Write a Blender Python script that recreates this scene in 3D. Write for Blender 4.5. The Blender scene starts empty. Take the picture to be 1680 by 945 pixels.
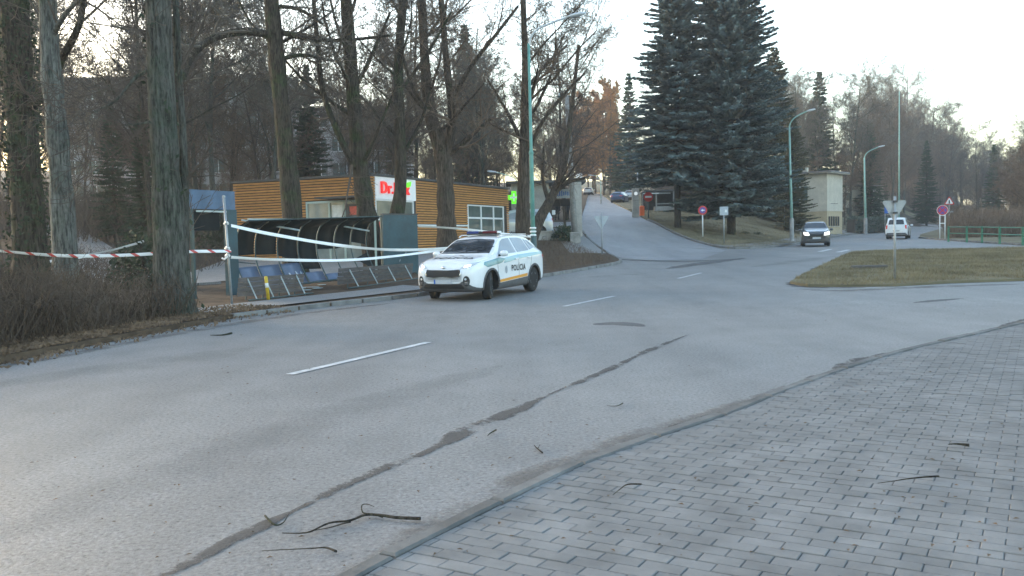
import bpy, bmesh, math, random
from mathutils import Vector, Matrix, Euler
from mathutils.geometry import delaunay_2d_cdt
from mathutils.bvhtree import BVHTree
from mathutils import noise as mnoise

R = math.radians
scene = bpy.context.scene
COL = scene.collection
rng = random.Random(7)

# ------------------------------------------------------------------ camera, sky, sun, exposure
CAM_H = 1.6
FPX = 1455.0
PITCH = 3.17
ROLL = -1.3
cam_d = bpy.data.cameras.new("camera")
cam_d.sensor_width = 36.0
cam_d.lens = 36.0 * FPX / 1680.0
cam_d.clip_end = 3000.0
cam = bpy.data.objects.new("camera", cam_d)
COL.objects.link(cam)
CAM_ROT = (Euler((R(90 - PITCH), 0, 0)).to_matrix() @ Matrix.Rotation(R(ROLL), 3, 'Z'))
cam.matrix_world = Matrix.Translation((0, 0, CAM_H)) @ CAM_ROT.to_4x4()
scene.camera = cam

SUN_EL, SUN_AZ = 8.0, 305.0       # degrees; azimuth clockwise from +Y
world = bpy.data.worlds.new("World")
scene.world = world
world.use_nodes = True
wn = world.node_tree.nodes
bg = wn["Background"]
sky = wn.new("ShaderNodeTexSky")
sky.sky_type = 'NISHITA'
sky.sun_disc = False
sky.sun_elevation = R(SUN_EL)
sky.sun_rotation = R(SUN_AZ)
sky.air_density = 1.0
sky.dust_density = 2.0
sky.ozone_density = 1.0
world.node_tree.links.new(sky.outputs[0], bg.inputs[0])
bg.inputs[1].default_value = 0.15

sun_d = bpy.data.lights.new("sun", 'SUN')
sun_d.energy = 0.5
sun_d.angle = R(12)
sun_d.color = (1.0, 0.93, 0.85)
sun = bpy.data.objects.new("sun", sun_d)
COL.objects.link(sun)
_sd = Vector((math.sin(R(SUN_AZ)) * math.cos(R(SUN_EL)), math.cos(R(SUN_AZ)) * math.cos(R(SUN_EL)), math.sin(R(SUN_EL))))
sun.rotation_euler = _sd.to_track_quat('Z', 'Y').to_euler()
sun.location = (0, 0, 60)

scene.view_settings.view_transform = 'Standard'
scene.view_settings.look = 'None'
scene.view_settings.gamma = 1.0
scene.view_settings.exposure = 2.82
scene.cycles.max_bounces = 5
scene.cycles.diffuse_bounces = 2
scene.cycles.transparent_max_bounces = 12

# ------------------------------------------------------------------ terrain and pixel helpers
def smooth(a, b, t):
    t = max(0.0, min(1.0, (t - a) / (b - a)))
    return t * t * (3 - 2 * t)

def softplus(t, k):
    # smooth max(0,t) with corner width k
    if t > k: return t
    if t < -k: return 0.0
    return (t + k) ** 2 / (4 * k)

def kerb_side(x, y):
    # signed distance to the left of the main road's far left kerb
    ax, ay, dx, dy = 21.7, 66.0, 0.485, 0.874
    return -(x - ax) * dy + (y - ay) * dx

def G(x, y):
    z = 0.0155 * softplus(y - 20, 6)
    y0 = 36 + 6 * smooth(-4, 4, x)
    e = 0.057 * softplus(y - y0, 6)
    z += e * smooth(0, 14, kerb_side(x, y))
    # wooded bank lifts on the far left and on the ridge across the right-hand road
    z += 0.05 * softplus(-x - 18, 6) * smooth(28, 50, y)
    return z

def ray(px, py):
    v = Vector(((px - 840) / FPX, (472.5 - py) / FPX, -1.0))
    return CAM_ROT @ v

def gp(px, py, off=0.0):
    """ground point seen at a photo pixel"""
    d = ray(px, py)
    d = d / d.y
    lo, t = 1.5, 1.5
    while t < 700:
        z = CAM_H + d.z * t
        if z <= G(d.x * t, t) + off:
            break
        lo = t
        t += 0.5 + t * 0.01
    hi = t
    for _ in range(30):
        m = 0.5 * (lo + hi)
        if CAM_H + d.z * m <= G(d.x * m, m) + off: hi = m
        else: lo = m
    return Vector((d.x * hi, hi, G(d.x * hi, hi)))

def at(px, py, y):
    """point on the pixel's ray at distance y"""
    d = ray(px, py)
    d = d / d.y
    return Vector((d.x * y, y, CAM_H + d.z * y))

def g2(px, py):
    p = gp(px, py)
    return (p.x, p.y)

# ------------------------------------------------------------------ materials
def _noise(nt, scale, detail=4, rough=0.6, coord='obj', loc=None):
    n = nt.nodes.new("ShaderNodeTexNoise")
    n.inputs['Scale'].default_value = scale
    n.inputs['Detail'].default_value = detail
    n.inputs['Roughness'].default_value = rough
    if coord == 'world':
        g = nt.nodes.new("ShaderNodeNewGeometry")
        nt.links.new(g.outputs['Position'], n.inputs['Vector'])
    elif coord == 'obj':
        g = nt.nodes.new("ShaderNodeTexCoord")
        nt.links.new(g.outputs['Object'], n.inputs['Vector'])
    return n

def _ramp(nt, src, stops):
    r = nt.nodes.new("ShaderNodeValToRGB")
    cr = r.color_ramp
    cr.elements[0].position = stops[0][0]
    cr.elements[1].position = stops[-1][0]
    def c4(c): return tuple(c) + (1,) if not isinstance(c, (int, float)) else (c, c, c, 1)
    cr.elements[0].color = c4(stops[0][1])
    cr.elements[1].color = c4(stops[-1][1])
    for p, c in stops[1:-1]:
        e = cr.elements.new(p)
        e.color = c4(c)
    nt.links.new(src, r.inputs[0])
    return r

def _mul(nt, a, b, fac=1.0, mode='MULTIPLY'):
    m = nt.nodes.new("ShaderNodeMix")
    m.data_type = 'RGBA'
    m.blend_type = mode
    m.inputs[0].default_value = fac
    nt.links.new(a, m.inputs[6])
    nt.links.new(b, m.inputs[7])
    return m.outputs[2]

MATS = {}
def mat(name, col, rough=0.7, var=0.25, scale=6.0, bump=0.0, bscale=40.0, metallic=0.0, spec=0.4,
        coord='obj', coat=0.0, emit=0.0, stretch=None, objvar=0.0, dirt=0.0):
    m = bpy.data.materials.new(name)
    m.use_nodes = True
    nt = m.node_tree
    b = nt.nodes["Principled BSDF"]
    b.inputs['Roughness'].default_value = rough
    b.inputs['Metallic'].default_value = metallic
    b.inputs['Specular IOR Level'].default_value = spec
    b.inputs['Coat Weight'].default_value = coat
    n = _noise(nt, scale, 5, 0.6, coord)
    if stretch:
        mp = nt.nodes.new("ShaderNodeMapping")
        mp.inputs['Scale'].default_value = stretch
        src = n.inputs['Vector'].links[0].from_socket
        nt.links.new(src, mp.inputs['Vector'])
        nt.links.new(mp.outputs[0], n.inputs['Vector'])
    lo = tuple(c * (1 - var) for c in col)
    hi = tuple(min(1, c * (1 + var)) for c in col)
    r = _ramp(nt, n.outputs['Fac'], [(0.3, lo), (0.7, hi)])
    out = r.outputs[0]
    if objvar:
        oi = nt.nodes.new("ShaderNodeObjectInfo")
        rr = _ramp(nt, oi.outputs['Random'], [(0.0, 1 - objvar), (1.0, 1.0)])
        out = _mul(nt, out, rr.outputs[0])
    if dirt:
        dn = _noise(nt, 1.7, 6, 0.7, coord)
        dr = _ramp(nt, dn.outputs['Fac'], [(0.42, 1 - dirt), (0.62, 1.0)])
        out = _mul(nt, out, dr.outputs[0])
    nt.links.new(out, b.inputs['Base Color'])
    if bump:
        bn = _noise(nt, bscale, 6, 0.65, coord)
        bp = nt.nodes.new("ShaderNodeBump")
        bp.inputs['Strength'].default_value = bump
        bp.inputs['Distance'].default_value = 0.02
        nt.links.new(bn.outputs['Fac'], bp.inputs['Height'])
        nt.links.new(bp.outputs[0], b.inputs['Normal'])
    if emit:
        nt.links.new(out, b.inputs['Emission Color'])
        b.inputs['Emission Strength'].default_value = emit
    MATS[name] = m
    return m

def glass_mat(name, col, rough=0.04, alpha=1.0, trans=0.0):
    m = bpy.data.materials.new(name)
    m.use_nodes = True
    nt = m.node_tree
    b = nt.nodes["Principled BSDF"]
    n = _noise(nt, 1.5, 3, 0.5, 'obj')
    r = _ramp(nt, n.outputs['Fac'], [(0.3, tuple(c * 0.8 for c in col)), (0.7, tuple(c * 1.2 for c in col))])
    nt.links.new(r.outputs[0], b.inputs['Base Color'])
    b.inputs['Roughness'].default_value = rough
    b.inputs['IOR'].default_value = 1.52
    b.inputs['Specular IOR Level'].default_value = 0.6
    b.inputs['Alpha'].default_value = alpha
    MATS[name] = m
    return m

def asphalt_mat(name, base, warm=0.0):
    m = bpy.data.materials.new(name)
    m.use_nodes = True
    nt = m.node_tree
    b = nt.nodes["Principled BSDF"]
    b.inputs['Roughness'].default_value = 0.66
    b.inputs['Specular IOR Level'].default_value = 0.5
    big = _noise(nt, 0.16, 5, 0.6, 'world')
    mid = _noise(nt, 1.3, 6, 0.7, 'world')
    fine = _noise(nt, 30.0, 5, 0.75, 'world')
    pit = nt.nodes.new("ShaderNodeTexVoronoi")
    pit.inputs['Scale'].default_value = 42.0
    g = nt.nodes.new("ShaderNodeNewGeometry")
    nt.links.new(g.outputs['Position'], pit.inputs['Vector'])
    c0 = _ramp(nt, big.outputs['Fac'], [(0.3, tuple(c * 0.86 for c in base)), (0.7, tuple(c * 1.12 for c in base))])
    c1 = _ramp(nt, mid.outputs['Fac'], [(0.25, 0.84), (0.5, 0.98), (0.75, 1.1)])
    c2 = _ramp(nt, fine.outputs['Fac'], [(0.34, 0.30), (0.44, 0.86), (0.54, 1.04), (0.66, 1.35)])
    c3 = _ramp(nt, pit.outputs['Distance'], [(0.05, 1.12), (0.5, 0.92)])
    o = _mul(nt, c0.outputs[0], c1.outputs[0])
    o = _mul(nt, o, c2.outputs[0])
    o = _mul(nt, o, c3.outputs[0])
    # long worn streaks running with the main road
    st = _noise(nt, 1.0, 4, 0.6, 'world')
    mp = nt.nodes.new("ShaderNodeMapping")
    mp.inputs['Rotation'].default_value = (0, 0, R(26))
    mp.inputs['Scale'].default_value = (0.75, 0.05, 1.0)
    nt.links.new(st.inputs['Vector'].links[0].from_socket, mp.inputs['Vector'])
    nt.links.new(mp.outputs[0], st.inputs['Vector'])
    c4 = _ramp(nt, st.outputs['Fac'], [(0.3, 0.82), (0.55, 1.0), (0.75, 1.08)])
    o = _mul(nt, o, c4.outputs[0])
    nt.links.new(o, b.inputs['Base Color'])
    bp = nt.nodes.new("ShaderNodeBump")
    bp.inputs['Strength'].default_value = 0.55
    bp.inputs['Distance'].default_value = 0.012
    nt.links.new(fine.outputs['Fac'], bp.inputs['Height'])
    nt.links.new(bp.outputs[0], b.inputs['Normal'])
    MATS[name] = m
    return m

def decal_mat(name, col, cut=0.5, scale=3.0, soft=0.12, fine=30.0, amax=1.0, rag=1.3):
    """ragged-edged wear: a strip with UV.y across it, torn open by noise"""
    m = bpy.data.materials.new(name)
    m.use_nodes = True
    nt = m.node_tree
    b = nt.nodes["Principled BSDF"]
    b.inputs['Roughness'].default_value = 0.9
    b.inputs['Specular IOR Level'].default_value = 0.3
    f = _noise(nt, fine, 4, 0.75, 'world')
    r = _ramp(nt, f.outputs['Fac'], [(0.3, tuple(c * 0.6 for c in col)), (0.7, tuple(c * 1.4 for c in col))])
    nt.links.new(r.outputs[0], b.inputs['Base Color'])
    uv = nt.nodes.new("ShaderNodeUVMap")
    sx = nt.nodes.new("ShaderNodeSeparateXYZ")
    nt.links.new(uv.outputs[0], sx.inputs[0])
    def M(op, a, bb, c=None):
        n = nt.nodes.new("ShaderNodeMath"); n.operation = op
        for k, v in enumerate((a, bb, c)):
            if v is None: continue
            if isinstance(v, (int, float)): n.inputs[k].default_value = v
            else: nt.links.new(v, n.inputs[k])
        return n.outputs[0]
    prof_ = M('MULTIPLY', M('MULTIPLY', sx.outputs[1], M('SUBTRACT', 1.0, sx.outputs[1])), 4.0)
    n1 = _noise(nt, scale, 5, 0.65, 'world')
    n2 = _noise(nt, fine * .5, 3, 0.8, 'world')
    a = M('MULTIPLY_ADD', M('SUBTRACT', n1.outputs['Fac'], 0.5), rag * 2, M('MULTIPLY', prof_, 0.8))
    a = M('MULTIPLY_ADD', M('SUBTRACT', n2.outputs['Fac'], 0.5), rag, a)
    a = M('MULTIPLY', a, M('MINIMUM', M('MULTIPLY', prof_, 4.0), 1.0))
    rr = _ramp(nt, a, [(max(0.0, cut - soft), 0.0), (min(1.0, cut + soft), amax)])
    nt.links.new(rr.outputs[0], b.inputs['Alpha'])
    MATS[name] = m
    return m

asphalt_mat('asphalt', (0.190, 0.189, 0.184))
asphalt_mat('path_asphalt', (0.23, 0.23, 0.225))
asphalt_mat('hill_asphalt', (0.255, 0.257, 0.262))
asphalt_mat('walk_asphalt', (0.20, 0.20, 0.195))
mat('soil', (0.06, 0.048, 0.036), 0.95, 0.4, 1.2, 0.6, 12, coord='world', spec=0.1)
mat('litter', (0.085, 0.062, 0.044), 0.95, 0.45, 2.2, 0.8, 16, coord='world', spec=0.1)
mat('turf', (0.155, 0.135, 0.088), 0.95, 0.35, 0.55, 0.8, 22, coord='world', spec=0.1)
mat('kerb_dark', (0.165, 0.165, 0.16), 0.85, 0.3, 3.0, 0.4, 30, coord='world', spec=0.25, objvar=0.3, dirt=.25)
mat('kerb_stone', (0.19, 0.19, 0.185), 0.85, 0.25, 3.0, 0.4, 30, coord='world', spec=0.25, objvar=0.2)
mat('paver', (0.180, 0.183, 0.182), 0.82, 0.22, 3.0, 0.35, 90, coord='world', spec=0.3, objvar=0.14, dirt=0.14)
mat('joint_sand', (0.14, 0.14, 0.135), 0.95, 0.4, 20, 0.5, 60, coord='world', spec=0.1)
mat('road_paint', (0.52, 0.53, 0.53), 0.8, 0.25, 9.0, 0.2, 60, coord='world', dirt=0.3)
decal_mat('crack', (0.070, 0.068, 0.066), 0.52, 2.6, soft=0.25, fine=40, amax=.85, rag=1.9)
decal_mat('stain', (0.125, 0.127, 0.130), 0.55, 0.9, soft=0.45, fine=26, amax=.16)
decal_mat('grit', (0.125, 0.117, 0.105), 0.55, 1.6, soft=0.35, fine=45, amax=.45, rag=1.7)
decal_mat('patch', (0.100, 0.103, 0.107), 0.40, 1.2, soft=0.20, fine=34, amax=.85)

# ------------------------------------------------------------------ mesh helpers
class MB:
    def __init__(self):
        self.v, self.f, self.m, self.uv = [], [], [], None
    def box(self, c, s, rot=None, mi=0):
        cx, cy, cz = c
        hx, hy, hz = s[0] / 2, s[1] / 2, s[2] / 2
        b = len(self.v)
        for dz in (-hz, hz):
            for dx, dy in ((-hx, -hy), (hx, -hy), (hx, hy), (-hx, hy)):
                p = Vector((dx, dy, dz))
                if rot is not None: p = rot @ p
                self.v.append((cx + p.x, cy + p.y, cz + p.z))
        for q in ((3, 2, 1, 0), (4, 5, 6, 7), (0, 1, 5, 4), (1, 2, 6, 5), (2, 3, 7, 6), (3, 0, 4, 7)):
            self.f.append(tuple(b + i for i in q)); self.m.append(mi)
        return self
    def bbox(self, c, s, bev, mi=0):
        """box with chamfered top edges"""
        cx, cy, cz = c
        hx, hy, hz = s[0] / 2, s[1] / 2, s[2] / 2
        b = len(self.v)
        for (z, k) in ((-hz, 0), (hz - bev, 0), (hz, bev)):
            for dx, dy in ((-1, -1), (1, -1), (1, 1), (-1, 1)):
                self.v.append((cx + dx * (hx - k), cy + dy * (hy - k), cz + z))
        self.f.append((b + 8, b + 9, b + 10, b + 11)); self.m.append(mi)
        for l in (0, 4):
            for i in range(4):
                j = (i + 1) % 4
                self.f.append((b + l + i, b + l + j, b + l + 4 + j, b + l + 4 + i)); self.m.append(mi)
        return self
    def tube(self, pts, rad, n=6, mi=0, cap=True):
        k = len(pts)
        if not isinstance(rad, (list, tuple)): rad = [rad] * k
        b = len(self.v)
        pts = [Vector(p) for p in pts]
        ref = None
        for i in range(k):
            t = pts[min(i + 1, k - 1)] - pts[max(i - 1, 0)]
            if t.length < 1e-9: t = Vector((0, 0, 1))
            t.normalize()
            if ref is None:
                ref = t.cross(Vector((0, 0, 1)))
                if ref.length < 0.05: ref = t.cross(Vector((1, 0, 0)))
            u = (ref - t * ref.dot(t))
            if u.length < 1e-6: u = t.orthogonal()
            u.normalize(); ref = u
            w = t.cross(u)
            p, r = pts[i], rad[i]
            for j in range(n):
                a = 2 * math.pi * j / n
                q = p + (u * math.cos(a) + w * math.sin(a)) * r
                self.v.append((q.x, q.y, q.z))
        for i in range(k - 1):
            for j in range(n):
                j2 = (j + 1) % n
                self.f.append((b + i * n + j, b + i * n + j2, b + (i + 1) * n + j2, b + (i + 1) * n + j)); self.m.append(mi)
        if cap and n > 2:
            self.f.append(tuple(b + j for j in range(n))[::-1]); self.m.append(mi)
            self.f.append(tuple(b + (k - 1) * n + j for j in range(n))); self.m.append(mi)
        return self
    def lathe(self, prof, n=16, c=(0, 0, 0), rot=None, mi=0):
        """profile [(r,z)] spun about z"""
        b = len(self.v)
        for r, z in prof:
            for j in range(n):
                a = 2 * math.pi * j / n
                p = Vector((r * math.cos(a), r * math.sin(a), z))
                if rot is not None: p = rot @ p
                self.v.append((c[0] + p.x, c[1] + p.y, c[2] + p.z))
        for i in range(len(prof) - 1):
            for j in range(n):
                j2 = (j + 1) % n
                self.f.append((b + i * n + j, b + i * n + j2, b + (i + 1) * n + j2, b + (i + 1) * n + j)); self.m.append(mi)
        self.f.append(tuple(b + j for j in range(n))[::-1]); self.m.append(mi)
        e = b + (len(prof) - 1) * n
        self.f.append(tuple(e + j for j in range(n))); self.m.append(mi)
        return self
    def prism(self, pts, h0, h1, fn=None, mi=0):
        """2-D outline extruded from h0 to h1; fn maps (a,b,h) to a point"""
        if fn is None: fn = lambda a, b, h: (a, b, h)
        b0 = len(self.v); n = len(pts)
        for h in (h0, h1):
            for a, c in pts: self.v.append(tuple(fn(a, c, h)))
        self.f.append(tuple(range(b0, b0 + n))[::-1]); self.m.append(mi)
        self.f.append(tuple(range(b0 + n, b0 + 2 * n))); self.m.append(mi)
        for i in range(n):
            j = (i + 1) % n
            self.f.append((b0 + i, b0 + j, b0 + n + j, b0 + n + i)); self.m.append(mi)
        return self
    def quad(self, a, b, c, d, mi=0):
        n = len(self.v)
        self.v += [tuple(a), tuple(b), tuple(c), tuple(d)]
        self.f.append((n, n + 1, n + 2, n + 3)); self.m.append(mi)
        return self
    def mesh(self, name, mats, smooth_=False):
        me = bpy.data.meshes.new(name)
        me.from_pydata(self.v, [], self.f)
        if isinstance(mats, str): mats = [mats]
        for m in mats: me.materials.append(MATS[m])
        if len(mats) > 1:
            me.polygons.foreach_set('material_index', self.m)
        if self.uv:
            l = me.uv_layers.new(name='UVMap')
            flat = []
            for p in me.polygons:
                for vi in p.vertices: flat += list(self.uv[vi])
            l.data.foreach_set('uv', flat)
        if smooth_:
            me.polygons.foreach_set('use_smooth', [True] * len(me.polygons))
        me.update()
        return me
    def build(self, name, mats, parent=None, smooth_=False, loc=None, rotz=0.0):
        o = bpy.data.objects.new(name, self.mesh(name, mats, smooth_))
        COL.objects.link(o)
        if parent is not None: o.parent = parent
        if loc is not None: o.location = loc
        if rotz: o.rotation_euler.z = rotz
        return o

def fix_normals(o):
    bm = bmesh.new(); bm.from_mesh(o.data)
    bmesh.ops.recalc_face_normals(bm, faces=bm.faces)
    bm.to_mesh(o.data); bm.free()
    return o

def tag(o, label=None, cat=None, group=None, kind=None):
    if label: o['label'] = label
    if cat: o['category'] = cat
    if group: o['group'] = group
    if kind: o['kind'] = kind
    return o

def thing(name, label, cat, loc=(0, 0, 0), rotz=0.0, group=None):
    o = bpy.data.objects.new(name, None)
    COL.objects.link(o)
    o.location = loc
    o.rotation_euler = (0, 0, rotz)
    o.empty_display_size = 0.2
    return tag(o, label, cat, group)

def dup(root, loc, rotz=0.0, scale=None, label=None, group=None):
    def cp(o, par):
        c = o.copy(); COL.objects.link(c)
        if par is not None: c.parent = par
        for ch in o.children: cp(ch, c)
        return c
    r = cp(root, None)
    r.location = loc
    r.rotation_euler = (0, 0, rotz)
    if scale: r.scale = scale
    if label: r['label'] = label
    if group: r['group'] = group
    return r

def inside(p, poly):
    x, y = p; c = False; n = len(poly); j = n - 1
    for i in range(n):
        xi, yi = poly[i]; xj, yj = poly[j]
        if (yi > y) != (yj > y) and x < (xj - xi) * (y - yi) / (yj - yi + 1e-12) + xi: c = not c
        j = i
    return c

def resample(pts, step, closed=False):
    out = []
    n = len(pts)
    for i in range(n if closed else n - 1):
        a, b = Vector(pts[i]), Vector(pts[(i + 1) % n])
        k = max(1, int((b - a).length / step + 0.5))
        for j in range(k): out.append(tuple(a.lerp(b, j / k)))
    if not closed: out.append(tuple(pts[-1]))
    return out

def catmull(pts, per=6):
    out = []
    n = len(pts)
    P = [Vector(p) for p in pts]
    for i in range(n - 1):
        p0, p1, p2, p3 = P[max(i - 1, 0)], P[i], P[i + 1], P[min(i + 2, n - 1)]
        for j in range(per):
            t = j / per
            out.append(tuple(0.5 * ((2 * p1) + (p2 - p0) * t + (2 * p0 - 5 * p1 + 4 * p2 - p3) * t * t + (3 * p1 - p0 - 3 * p2 + p3) * t ** 3)))
    out.append(tuple(P[-1]))
    return out

def region(name, outline, step, off, m, skirt=0.0, far=None, rough=0.0):
    """sheet draped on the terrain inside a ground outline (metres)"""
    b = resample(outline, step, True)
    xs = [p[0] for p in b]; ys = [p[1] for p in b]
    pts = [Vector(p) for p in b]
    y = min(ys) + step * 0.5
    r2 = random.Random(3)
    while y < max(ys):
        s = step if not far or y < far else step * 3
        x = min(xs) + s * 0.5
        while x < max(xs):
            q = (x + r2.uniform(-.2, .2) * s, y + r2.uniform(-.2, .2) * s)
            if inside(q, b): pts.append(Vector(q))
            x += s
        y += s
    nb = len(b)
    res = delaunay_2d_cdt(pts, [], [list(range(nb))], 1, 1e-4)
    vo, eo, fo = res[0], res[1], res[2]
    mb = MB()
    for v in vo:
        z = G(v.x, v.y) + off
        if rough: z += rough * mnoise.noise(Vector((v.x * 0.8, v.y * 0.8, 0.3)))
        mb.v.append((v.x, v.y, z))
    mb.f = [tuple(f) for f in fo]; mb.m = [0] * len(fo)
    o = mb.build(name, m)
    bm = bmesh.new(); bm.from_mesh(o.data)
    bmesh.ops.recalc_face_normals(bm, faces=bm.faces)
    if bm.faces and sum(f.normal.z for f in bm.faces) < 0:
        bmesh.ops.reverse_faces(bm, faces=bm.faces)
    if skirt:
        ed = [e for e in bm.edges if e.is_boundary]
        r = bmesh.ops.extrude_edge_only(bm, edges=ed)
        for g in r['geom']:
            if isinstance(g, bmesh.types.BMVert): g.co.z -= skirt
    bm.to_mesh(o.data); bm.free()
    return o

def strip(name, line, w, off, m, parent=None, step=0.4, wfn=None):
    """flat band along a ground polyline with UVs (u along, v across)"""
    ln = resample(catmull(line, 5), step)
    mb = MB(); mb.uv = []
    u = 0
    n = len(ln)
    for i, p in enumerate(ln):
        a = Vector(ln[max(i - 1, 0)]); c = Vector(ln[min(i + 1, n - 1)])
        t = (c - a).normalized(); nn = Vector((-t.y, t.x))
        ww = w * (wfn(i / (n - 1)) if wfn else 1.0)
        if i: u += (Vector(p) - Vector(ln[i - 1])).length
        for j, s in enumerate((-1, -.33, .33, 1)):
            q = Vector(p) + nn * (s * ww / 2)
            mb.v.append((q.x, q.y, G(q.x, q.y) + off)); mb.uv.append((u, j / 3))
    for i in range(n - 1):
        for j in range(3):
            a = i * 4 + j
            mb.f.append((a, a + 4, a + 5, a + 1)); mb.m.append(0)
    o = mb.build(name, m, parent)
    bm = bmesh.new(); bm.from_mesh(o.data)
    if sum(f.normal.z for f in bm.faces) < 0: bmesh.ops.reverse_faces(bm, faces=bm.faces)
    bm.to_mesh(o.data); bm.free()
    return o

# ------------------------------------------------------------------ ground and roads
def grid_axis(lo, hi, near_lo, near_hi, fine, coarse):
    a, x = [], lo
    while x < hi:
        a.append(x)
        x += fine if near_lo <= x < near_hi else coarse
    a.append(hi)
    return a
gx = grid_axis(-700, 800, -60, 120, 2.0, 20.0)
gy = grid_axis(-120, 1200, -12, 140, 2.0, 20.0)
mb = MB()
for y in gy:
    for x in gx: mb.v.append((x, y, G(x, min(y, 420)) - 0.25))
nx = len(gx)
for j in range(len(gy) - 1):
    for i in range(nx - 1):
        a = j * nx + i
        mb.f.append((a, a + 1, a + nx + 1, a + nx)); mb.m.append(0)
tag(mb.build('ground', 'soil', smooth_=True), kind='structure')

# left road edge with the bus bay, then the corner into the uphill road
E_left = [g2(*p) for p in ((-330, 668), (-150, 630), (0, 598), (120, 573), (250, 548), (380, 523), (520, 505), (690, 486), (790, 470), (890, 455), (960, 443), (1005, 435))]
E_left = [(-9.5, -10.0), (-8.3, 0.0)] + E_left
E_corner = [g2(*p) for p in ((1018, 431), (1016, 426), (1003, 420), (985, 408), (966, 393), (955, 379), (953, 366))]
E_hill_l = [g2(*p) for p in ((956, 350), (961, 335), (964, 323), (966, 318))]
E_hill_r = [g2(*p) for p in ((988, 318), (992, 323), (1005, 333), (1030, 345), (1062, 362), (1100, 380), (1130, 393))]
E_bank = [g2(*p) for p in ((1160, 402), (1195, 408), (1240, 408), (1300, 402), (1360, 391), (1440, 379), (1510, 371), (1560, 368))]
E_right = [g2(*p) for p in ((1585, 368), (1545, 376), (1510, 386), (1508, 391), (1545, 394), (1600, 398), (1680, 403), (1780, 408), (1900, 411))]

def shift_line(line, d):
    out = []
    for i, p in enumerate(line):
        a = Vector(line[max(i - 1, 0)]); c = Vector(line[min(i + 1, len(line) - 1)])
        t = (c - a).normalized()
        out.append((p[0] - t.y * d, p[1] + t.x * d))
    return out

hl_end = E_hill_l[-1]; hr_start = E_hill_r[0]
mr_end = E_bank[-1]; rr_start = E_right[0]

road_outline = [(-12, -10), (-10.5, 4), (-9, 16), (-8, 24), (0, 42), (-1, 60), (hl_end[0] - 8, hl_end[1]), (hr_start[0] + 8, hr_start[1] + 2),
                (19, 74)] + shift_line(E_bank[2:], 2.0) + [(rr_start[0] + 8, rr_start[1]), (70, 100), (75, 40), (40, -10)]
tag(region('road', road_outline, 2.0, 0.0, 'asphalt', far=110), kind='structure')

V_left = E_left + E_corner + E_hill_l + [(hl_end[0] - 3, 420), (-330, 420), (-330, -10)]
tag(region('woodland_floor', V_left, 2.5, 0.10, 'litter', skirt=0.4, far=90, rough=0.05), kind='structure')
V_bank = list(E_hill_r) + list(E_bank) + [(mr_end[0] + 30, mr_end[1] + 70), (mr_end[0] - 30, 420), (hr_start[0] + 2, 420)]
tag(region('grass_bank', V_bank, 2.0, 0.12, 'turf', skirt=0.4, far=110), kind='structure')
V_right = list(E_right) + [(260, 20), (420, 120), (420, 420), (rr_start[0] + 60, 420), (rr_start[0] + 25, rr_start[1] + 50)]
tag(region('roadside_verge', V_right, 2.5, 0.10, 'turf', skirt=0.4, far=110), kind='structure')
isl_px = ((1296, 466), (1312, 456), (1345, 440), (1385, 420), (1400, 415), (1450, 412), (1560, 410), (1680, 408), (1800, 407), (1810, 456), (1680, 461), (1560, 465), (1470, 470), (1380, 471), (1325, 471))
V_isl = [g2(*p) for p in isl_px]
tag(region('traffic_island', V_isl, 1.0, 0.07, 'turf', skirt=0.3, rough=0.03), kind='structure')

# paved sidewalk in the foreground
K_px = ((560, 968), (600, 945), (700, 893), (800, 843), (920, 784), (1050, 734), (1180, 690), (1290, 645), (1400, 606), (1500, 577), (1620, 549), (1700, 530), (1790, 515))
K_line = [(-2.2, 1.0), (-1.4, 2.9)] + [g2(*p) for p in K_px]
K_line = resample(catmull(K_line, 6), 0.5)
V_pave = K_line + [(30, 14.5), (30, -10), (-3, -10)]
PAVE_Z = 0.07
tag(region('sidewalk_bed', V_pave, 1.0, PAVE_Z - 0.009, 'joint_sand', skirt=0.2), kind='structure')

# ------------------------------------------------------------------ kerbs, pavers, markings, wear
def project(p):
    v = CAM_ROT.transposed() @ (Vector(p) - Vector((0, 0, CAM_H)))
    if v.z > -0.1: return None
    return (840 + FPX * v.x / -v.z, 472.5 - FPX * v.y / -v.z)

def kerb(name, line, top, w=0.13, L=1.0, m='kerb_stone', dark=()):
    root = bpy.data.objects.new(name, None); COL.objects.link(root); tag(root, kind='structure')
    ln = resample(catmull(line, 8), 0.08)
    me = MB().bbox((0, 0, -0.15), (L * 0.985, w, 0.3), 0.012).mesh('kerb_stone', m)
    acc, i0 = 0.0, 0
    k = 0
    for i in range(1, len(ln)):
        acc += (Vector(ln[i]) - Vector(ln[i - 1])).length
        if acc >= L:
            a, b = Vector(ln[i0]), Vector(ln[i])
            c = (a + b) / 2; d = b - a
            o = bpy.data.objects.new('kerb_stone', me); COL.objects.link(o); o.parent = root
            za, zb = G(a.x, a.y), G(b.x, b.y)
            o.location = (c.x, c.y, (za + zb) / 2 + top + rng.uniform(-.006, .006))
            o.rotation_euler = (rng.uniform(-.02, .02), -math.atan2(zb - za, d.length), math.atan2(d.y, d.x) + rng.uniform(-.006, .006))
            acc = 0.0; i0 = i; k += 1
    return root

def off_line(line, d):
    out = []
    n = len(line)
    for i, p in enumerate(line):
        a = Vector(line[max(i - 1, 0)]); c = Vector(line[min(i + 1, n - 1)])
        t = (c - a).normalized()
        out.append((p[0] - t.y * d, p[1] + t.x * d))
    return out

kerb('bus_bay_kerb', off_line(E_left[7:] + E_corner[:6], 0.02), 0.112)
kerb('bank_kerb', [E_hill_r[-3], E_hill_r[-2], E_hill_r[-1]] + E_bank[:6], 0.14)
kerb('verge_kerb', E_right[3:8], 0.12)
kerb('sidewalk_kerb', off_line(K_line[2:], -0.04), PAVE_Z + 0.012, w=0.10, m='kerb_dark')

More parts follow.
